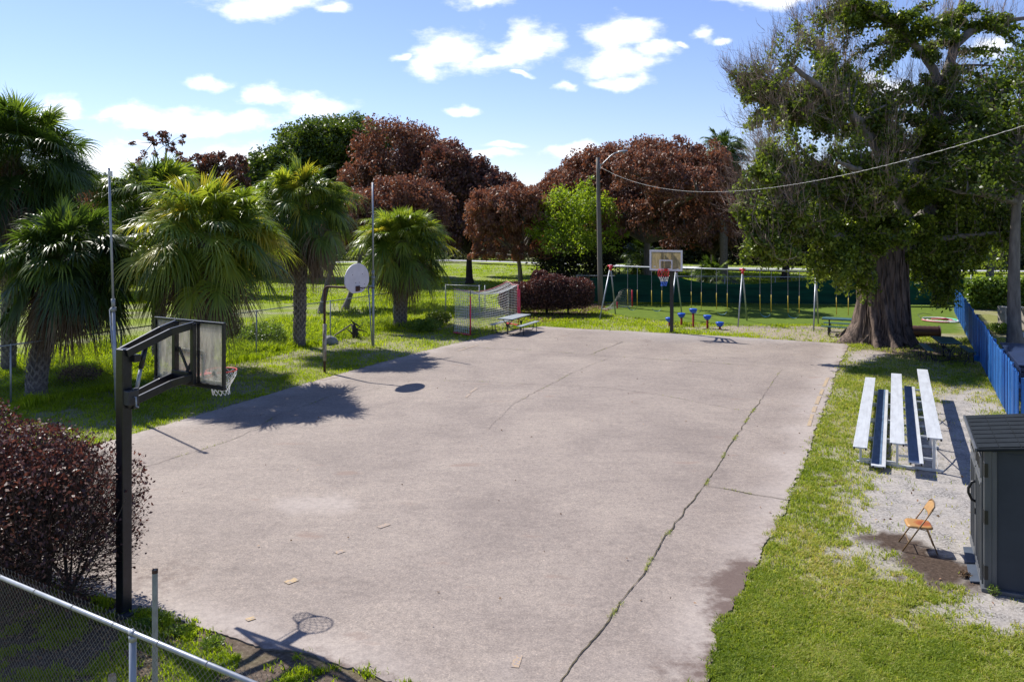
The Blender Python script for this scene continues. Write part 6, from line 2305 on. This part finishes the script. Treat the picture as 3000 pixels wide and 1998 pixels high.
# ------------------------------------------------------------------ shed
def shed():
    O = G(2886, 1732)
    t = thing('storage_shed', 'dark grey plastic storage shed with shingled roof at the right edge', 'shed', O, RA)
    W, L, H = 1.7, 2.0, 2.05        # x away from the door side, y along e2
    mb = MB()
    mb.box((W / 2 + .02, L / 2, H / 2 - .02), (W - .04, L - .04, H))
    for yy in (.045, L - .045):
        mb.prism([(.045, H - .03), (W - .01, H - .03), (W - .01, H + .02 + .14 * W), (.045, H + .02)], (0, yy, 0), (1, 0, 0), (0, 0, 1), (0, 1, 0), .045)
    mb.build('wall', 'shed_wall', t, .01)
    # plank grooves on the near side and corner trims
    mb = MB()
    mb.box((.035, .035, H / 2), (.10, .10, H)); mb.box((.115, .012, H / 2), (.07, .05, H - .01)); mb.build('corner_trim', 'shed_trim', t, .015)
    for cx, cy in ((W - .03, .035), (.035, L - .035)):
        mb = MB(); mb.box((cx, cy, H / 2), (.10, .10, H)); mb.build('corner_trim', 'shed_trim', t, .015)
    mb = MB(); mb.box((W / 2, L / 2, .03), (W + .10, L + .10, .06)); mb.build('floor_base', 'shed_trim', t, .01)
    for (y0, y1, nm) in ((.11, 1.0, 'a'), (1.01, 1.90, 'b')):
        mb = MB()
        yc = (y0 + y1) / 2; w = y1 - y0
        mb.box((-.012, yc, H / 2 + .0), (.045, w - .012, H - .12))
        mb.frame((-.04, yc, H * .40), (0, 1, 0), (0, 0, 1), (1, 0, 0), w - .06, H * .70, .07, .02)
        mb.frame((-.04, yc, H * .86), (0, 1, 0), (0, 0, 1), (1, 0, 0), w - .06, H * .16, .05, .02)
        for k in (-.16, 0, .16):
            mb.box((-.041, yc + k, H * .40), (.018, .025, H * .62))
        dr = mb.build('door', 'shed_trim', t, .006)
        mb = MB()
        for k in range(4):
            mb.box((-.040, yc - w * .33 + k * w * .22, H * .86), (.014, .075, .19))
        mb.build('window_slot', 'shed_black', dr)
        if nm == 'a':
            mb = MB()
            mb.tube([(-.03, .93, 1.00), (-.10, .93, 1.03), (-.145, .93, 1.13), (-.145, .93, 1.20), (-.10, .93, 1.30), (-.03, .93, 1.33)], .022, 10)
            mb.build('handle', 'shed_black', dr)
            mb = MB(); mb.box((-.055, .93, .86), (.02, .05, .09)); mb.build('latch', 'shed_black', dr)
    # hinge pockets at the near corner
    for z in (.28, 1.08, 1.76):
        mb = MB(); mb.box((-.0165, .055, z), (.012, .06, .20)); mb.box((.012, -.0165, z), (.05, .012, .20)); mb.build('hinge', 'shed_black', t)
    # roof: low slope rising to the right
    sl = .14
    rot = Matrix.Rotation(-math.atan(sl), 3, 'Y')
    def rp(x, y, dz=0.0):
        return Vector((x, y, H + .045 + sl * x + dz))
    x0, x1, ya, yb = -.12, W + .12, -.10, L + .10
    mb = MB(); q = [rp(x0, ya), rp(x1, ya), rp(x1, yb), rp(x0, yb)]
    mb.add([v - Vector((0, 0, .05)) for v in q] + q, [(3, 2, 1, 0), (4, 5, 6, 7), (0, 1, 5, 4), (1, 2, 6, 5), (2, 3, 7, 6), (3, 0, 4, 7)])
    rf = mb.build('roof', 'shed_roof', t, .02)
    # shingle courses and ribs on the roof
    mb = MB()
    nx, ny = 7, 8
    for i in range(nx):
        for j in range(ny):
            xa = x0 + .03 + (x1 - x0 - .06) * i / nx; xb = x0 + .03 + (x1 - x0 - .06) * (i + 1) / nx - .014
            y_a = ya + .03 + (yb - ya - .06) * j / ny; y_b = ya + .03 + (yb - ya - .06) * (j + 1) / ny - .006
            lo = [rp(xa, y_a, .002), rp(xb, y_a, .002), rp(xb, y_b, .002), rp(xa, y_b, .002)]
            hi = [rp(xa, y_a, .014), rp(xb, y_a, .014), rp(xb, y_b, .006), rp(xa, y_b, .006)]
            mb.add(lo + hi, [(3, 2, 1, 0), (4, 5, 6, 7), (0, 1, 5, 4), (1, 2, 6, 5), (2, 3, 7, 6), (3, 0, 4, 7)])
    mb.build('shingles', 'shed_roof', rf)
    mb = MB()
    mb.bar(rp(x0 - .004, ya, -.02), rp(x0 - .004, yb, -.02), .035, .055)
    mb.build('fascia', 'shed_trim', rf, .008)
    mb = MB(); mb.box((-.10, L * .27, .03), (.15, .66, .03), Matrix.Rotation(-.14, 3, 'Y')); mb.box((-.10, L * .64, .03), (.15, .66, .03), Matrix.Rotation(-.14, 3, 'Y'))
    mb.build('ramp', 'shed_ramp', t, .006)


shed()


# ------------------------------------------------------------------ folding chair
def chair():
    c = Vector((6.66, 13.42, 0))
    rz = math.atan2(.30, -.95) + math.pi     # local -x is the front
    t = thing('folding_chair', 'tan metal folding chair with rust on the seat beside the shed', 'folding chair', c, rz)
    w = .20
    mb = MB()
    # front legs run up into the backrest
    n = 10
    for sy in (-1, 1):
        mb.tube([(-.27, sy * w, 0), (-.02, sy * w, .40), (.17, sy * w, .70)], .0115, 8)
    mb.tube([(.17, -w, .70), (.20, -w * .92, .755), (.215, -w * .6, .79), (.222, 0, .80), (.215, w * .6, .79), (.20, w * .92, .755), (.17, w, .70)], .0115, 8)
    mb.tube([(-.17, -w, .155), (-.17, w, .155)], .008, 6)
    mb.build('front_frame', 'chair_frame', t)
    mb = MB()
    for sy in (-1, 1):
        mb.tube([(.25, sy * (w - .02), 0), (.10, sy * (w - .02), .40)], .0105, 8)
        mb.tube([(-.03, sy * (w - .012), .39), (.10, sy * (w - .02), .36)], .006, 6)
    mb.tube([(.20, -(w - .02), .13), (.20, w - .02, .13)], .007, 6)
    mb.build('rear_legs', 'chair_frame', t)
    # seat pan: rounded, slightly dished
    def seat_h(x, y):
        return .425 - .012 * math.exp(-((x - .0) ** 2 + y ** 2) / .02) - .01 * x
    nx, ny = 18, 18
    vs, fs = [], []
    for i in range(nx + 1):
        for j in range(ny + 1):
            x = -.20 + .40 * i / nx; y = -.195 + .39 * j / ny
            # round the corners
            ax, ay = abs((x) / .20), abs(y / .195)
            k = (ax ** 6 + ay ** 6) ** (1 / 6)
            k2 = max(ax, ay)
            f_ = (k2 / k) if k > 0 else 1
            xx, yy = x * f_, y * f_
            ed = max(0, k2 - .86) / .14
            vs.append((xx, yy, seat_h(xx, yy) - .03 * ed ** 2))
    for i in range(nx):
        for j in range(ny):
            a = i * (ny + 1) + j
            fs.append((a, a + ny + 1, a + ny + 2, a + 1))
    m, nt, p = new_mat('chair_seat')
    tc = nt.nodes.new('ShaderNodeTexCoord')
    sub = nt.nodes.new('ShaderNodeVectorMath'); sub.operation = 'SUBTRACT'; sub.inputs[1].default_value = (.07, 0, .42)
    nt.links.new(tc.outputs['Object'], sub.inputs[0])
    ln = nt.nodes.new('ShaderNodeVectorMath'); ln.operation = 'LENGTH'; nt.links.new(sub.outputs[0], ln.inputs[0])
    nz = noise(nt, 14, 5, .6)
    ad = nt.nodes.new('ShaderNodeMath'); ad.operation = 'MULTIPLY_ADD'; ad.inputs[1].default_value = .10; nt.links.new(nz, ad.inputs[0]); nt.links.new(ln.outputs['Value'], ad.inputs[2])
    nt.links.new(ramp(nt, ad.outputs[0], [(.12, (.26, .075, .028)), (.165, (.34, .11, .035)), (.20, (.38, .20, .07)), (.5, (.42, .24, .085))]), p.inputs['Base Color'])
    p.inputs['Roughness'].default_value = .42
    st = mesh_np('seat', np.array(vs), np.array(fs), 'chair_seat', t, smooth=True)
    md = st.modifiers.new('thick', 'SOLIDIFY'); md.thickness = .018; md.offset = -1
    # backrest panel, curved
    vs, fs = [], []
    for i in range(9):
        for j in range(13):
            s = i / 8; y = -.185 + .37 * j / 12
            z = .61 + .17 * s
            x = .115 + (.215 - .115) * s + .022 * (1 - (y / .185) ** 2)
            if s > .7: z -= (abs(y) / .185) ** 4 * .035 * (s - .7) / .3
            vs.append((x, y, z))
    for i in range(8):
        for j in range(12):
            a = i * 13 + j
            fs.append((a, a + 1, a + 14, a + 13))
    bk = mesh_np('backrest', np.array(vs), np.array(fs), 'chair_tan', t, smooth=True)
    md = bk.modifiers.new('thick', 'SOLIDIFY'); md.thickness = .012


chair()

# ------------------------------------------------------------------ bits at the right edge and behind the fence
b = G(2945, 968)
t = thing('concrete_stand', 'weathered concrete stand with opening beyond the blue fence', 'concrete stand', (b.x, b.y, 0), R(6))
mb = MB(); mb.box((0, 0, .36), (.42, .5, .72)); mb.box((-.17, 0, .90), (.10, .5, .36)); mb.box((.17, 0, .84), (.09, .5, .24)); mb.build('body', 'concrete_old', t, .015)
mb = MB(); mb.box((.32, 0, 1.10), (1.1, .52, .06)); mb.build('slab', 'concrete_old', t, .01)
mb = MB(); mb.box((1.0, 0, .55), (.12, .45, 1.0)); mb.build('leg', 'concrete_old', t, .01)

b = G(2985, 1036)
t = thing('hose_cart', 'white framed hose cart by the grey tree trunk', 'hose cart', (b.x, b.y - .3, 0), R(-15))
mb = MB()
for sx in (-1, 1):
    mb.tube([(sx * .24, -.2, .05), (sx * .24, .18, .10), (sx * .18, .2, .85)], .018, 8)
mb.tube([(-.18, .2, .85), (.18, .2, .85)], .018, 8); mb.tube([(-.24, -.2, .05), (.24, -.2, .05)], .02, 8)
mb.build('frame', 'box_white', t)
mb = MB(); mb.box((0, .18, .74), (.34, .14, .16)); mb.build('tray', 'box_white', t, .02)
mb = MB()
for k in range(5):
    rr = .16 + .02 * (k % 3)
    mb.tube([(-.12 + .06 * k, math.cos(a) * rr, .40 + math.sin(a) * rr) for a in np.linspace(0, 2 * math.pi, 25)[:-1]], .016, 6, closed=True)
mb.build('hose_coil', 'galvanised_dull', t)
for sx in (-1, 1):
    mb = MB(); mb.tube([(sx * .27, .08, .12), (sx * .31, .08, .12)], .12, 16); mb.build('wheel', 'rubber_black', t)

b = G(3010, 1160)
t = thing('navy_bench', 'dark navy slatted box beyond the blue fence', 'box', (b.x + .9, b.y + .8, 0), RA)
mb = MB()
for i in range(7):
    mb.box((0, 0, .08 + i * .15), (1.6, 4.6, .13))
mb.build('slats', 'navy_paint', t, .008)
mb = MB(); mb.box((0, 0, 1.10), (1.7, 4.7, .05)); mb.build('lid', 'navy_paint', t, .01)

# red play tube under the fig tree
b = G(2712, 990)
t = thing('play_tube', 'faded red play tube lying in the shade behind the dark picnic table', 'play tube', (b.x, b.y + .4, 0), R(-14))
mb = MB()
n = 24
for i in range(13):
    pass
ring = lambda x, r: [(x, math.cos(a) * r, .24 + math.sin(a) * r) for a in np.linspace(0, 2 * math.pi, n + 1)[:-1]]
vs, fs = [], []
xs = np.linspace(-.85, .75, 17)
for i, x in enumerate(xs):
    vs += ring(x, .26 - (.02 if i % 2 else 0))
for i in range(16):
    for k in range(n):
        k2 = (k + 1) % n
        fs.append((i * n + k, i * n + k2, (i + 1) * n + k2, (i + 1) * n + k))
tb = mesh_np('tube', np.array(vs), np.array(fs), 'tube_red', t, smooth=True)
md = tb.modifiers.new('thick', 'SOLIDIFY'); md.thickness = .02
mb = MB()
mb.tube(ring(-.85, .265), .02, 6, closed=True); mb.tube(ring(.75, .265), .02, 6, closed=True); mb.build('rim_ring', 'tube_red', t)

b = G(2862, 1060)
mb = MB(); mb.lathe([(.07, 0), (.09, .02), (.12, .22), (.125, .24)], 16); mb.tube([(-.12, 0, .22), (-.08, 0, .33), (.08, 0, .33), (.12, 0, .22)], .006, 6)
o = mb.build('blue_bucket', 'blue_plastic'); o.location = (b.x, b.y, 0)
tag(o, 'small blue bucket in the shade at the foot of the blue fence', 'bucket')

# boulder, fallen stake and dead stump by the left fence
def boulder(name, label, loc, r, seed, mat='rock'):
    rng = random.Random(seed)
    mb = MB()
    n, m_ = 16, 10
    vs = []
    for j in range(m_ + 1):
        th = math.pi * j / m_
        for k in range(n):
            a = 2 * math.pi * k / n
            q = 1 + .22 * math.sin(a * 2 + seed + th * 2) + .12 * math.sin(a * 5 + th * 3) + rng.uniform(-.05, .05)
            vs.append((r * q * math.sin(th) * math.cos(a), r * .8 * q * math.sin(th) * math.sin(a), r * .75 * math.cos(th) * (1 + .1 * math.sin(a * 3)) + r * .45))
    fs = [(j * n + k, j * n + (k + 1) % n, (j + 1) * n + (k + 1) % n, (j + 1) * n + k) for j in range(m_) for k in range(n)]
    mb.add(vs, fs, True)
    o = mb.build(name, mat); o.location = loc
    return tag(o, label, 'rock')


b = G(966, 1008)
boulder('boulder', 'pale grey boulder by the old hoop post at the left fence', (b.x, b.y, 0), .30, 3)
b = G(978, 988)
mb = MB(); e = D(1030, 950, 34.6) - Vector((b.x, b.y, 0))
mb.tube([(0, 0, .05), e * .5 + Vector((0, 0, .03)), e], [.035, .035, .03], 8)
o = mb.build('fallen_stake', 'bark_grey'); o.location = (b.x, b.y, 0)
tag(o, 'grey wooden stake leaning out of the weeds behind the boulder', 'stake')
b = G(1042, 990)
t = thing('dead_stump', 'dead root stump with broken prongs at the left fence', 'stump', (b.x, b.y, 0))
rnd = random.Random(8)
mb = MB(); mb.tube([(0, 0, -.05), (-.03, 0, .3), (-.12, 0, .6)], [.16, .13, .09], 9); mb.build('stem', 'bark_dark', t)
mb = MB()
for i in range(16):
    a = rnd.uniform(0, 6.28); L = rnd.uniform(.25, .6)
    z = rnd.uniform(.1, .65)
    mb.tube(curved(rnd, (-.05, 0, z), (math.cos(a) * L, math.sin(a) * L * .5, z + rnd.uniform(-.3, .35)), 4, .2, 0), [.05, .04, .03, .02, .008], 6)
mb.build('prongs', 'bark_dark', t)


# weeds and shrubs at foot of things
def small_shrub(name, label, loc, r, h, n, mat, seed, ll=.08, group=None):
    rng = np.random.default_rng(seed); rnd = random.Random(seed)
    t = thing(name, label, 'shrub', loc, 0, group)
    segs = []
    for i in range(9):
        a = rnd.uniform(0, 6.28)
        segs.append((curved(rnd, (0, 0, -.02), (math.cos(a) * r * .7, math.sin(a) * r * .7, h * rnd.uniform(.5, .95)), 4, .1, .1), [.012, .010, .008, .006, .003], 5))
    finish_tubes(rng, segs, 'stems', 'bark_dark', t)
    q = rand_dirs(rng, n) * (rng.uniform(size=(n, 1)) ** .4)
    pos = q * np.array([r, r, h / 2]) + [0, 0, h / 2]
    pos *= 1 + (fbm(pos[:, 0] * 4, pos[:, 2] * 4, seed)[:, None] - .5) * .5
    pos[:, 2] = np.maximum(pos[:, 2], .01)
    d = norm(rand_dirs(rng, n) + q)
    v, f = leaves(rng, pos, d, rng.uniform(.6, 1.3, n) * ll, rng.uniform(.6, 1.3, n) * ll * .5)
    mesh_np('leaves', v, f, mat, t, fattrs={'rnd': rng.uniform(0, 1, n)})
    return t


b = G(230, 1120); small_shrub('shrub', 'dry brown twiggy shrub in the weeds behind the left fence', (b.x, b.y, 0), .7, .55, 1500, 'palm_dead', 81)
b = G(650, 1000); small_shrub('shrub', 'dark green shrub between the broad palm and slender palm', (b.x, b.y, 0), 1.1, 1.1, 5000, 'oak_leaf', 82, .1)
b = G(770, 1010); small_shrub('shrub', 'leafy weed clump left of the slender palm trunk', (b.x, b.y, 0), 1.0, .9, 4200, 'vine_leaf', 83, .1)
b = G(1240, 970); small_shrub('shrub', 'low leafy shrub right of the short stout palm', (b.x, b.y, 0), .9, .6, 2600, 'vine_leaf', 84, .1)
b = G(1285, 950); small_shrub('shrub', 'dark low shrub left of the red goal', (b.x, b.y, 0), .7, .7, 2200, 'oak_leaf', 85, .1)
b = G(395, 1160); small_shrub('shrub', 'yellow green weed clump at the foot of the thin pole', (b.x, b.y, 0), .6, .5, 1500, 'vine_leaf', 86, .08)
b = G(540, 1040); small_shrub('shrub', 'leafy shrub under the broad palm', (b.x, b.y, 0), 1.2, .9, 4200, 'vine_leaf', 87, .1)
b = G(2760, 985) ; small_shrub('shrub', 'leafy low shrub between the concrete stand and the blue fence', (b.x + 3.3, b.y + 1.0, 0), .6, .5, 1500, 'vine_leaf', 88, .1)
b = G(2912, 1745); small_shrub('weed_tuft', 'tiny green weed at the near bottom corner of the shed', (b.x, b.y, 0), .10, .16, 160, 'vine_leaf', 89, .03)
b = G(2830, 1690); small_shrub('weed_tuft', 'dry yellow weed tuft in front of the shed ramp', (b.x - .02, b.y, 0), .10, .10, 160, 'palm_dead', 90, .04)
for i, (u, v) in enumerate([(420, 1835), (470, 1815), (520, 1850), (620, 1885)]):
    b = G(u, v + 5)
    small_shrub('weed_tuft', ['leafy weed beside the foot of the black pole', 'leafy weed just right of the lone steel post', 'bright weed at the court edge right of the lone post', 'weed clump at the court edge above the near fence rail'][i],
                (b.x, b.y, 0), .17, .10, 700, 'lime_leaf' if i == 1 else 'vine_leaf', 120 + i, .035, group='weeds along the near court edge')
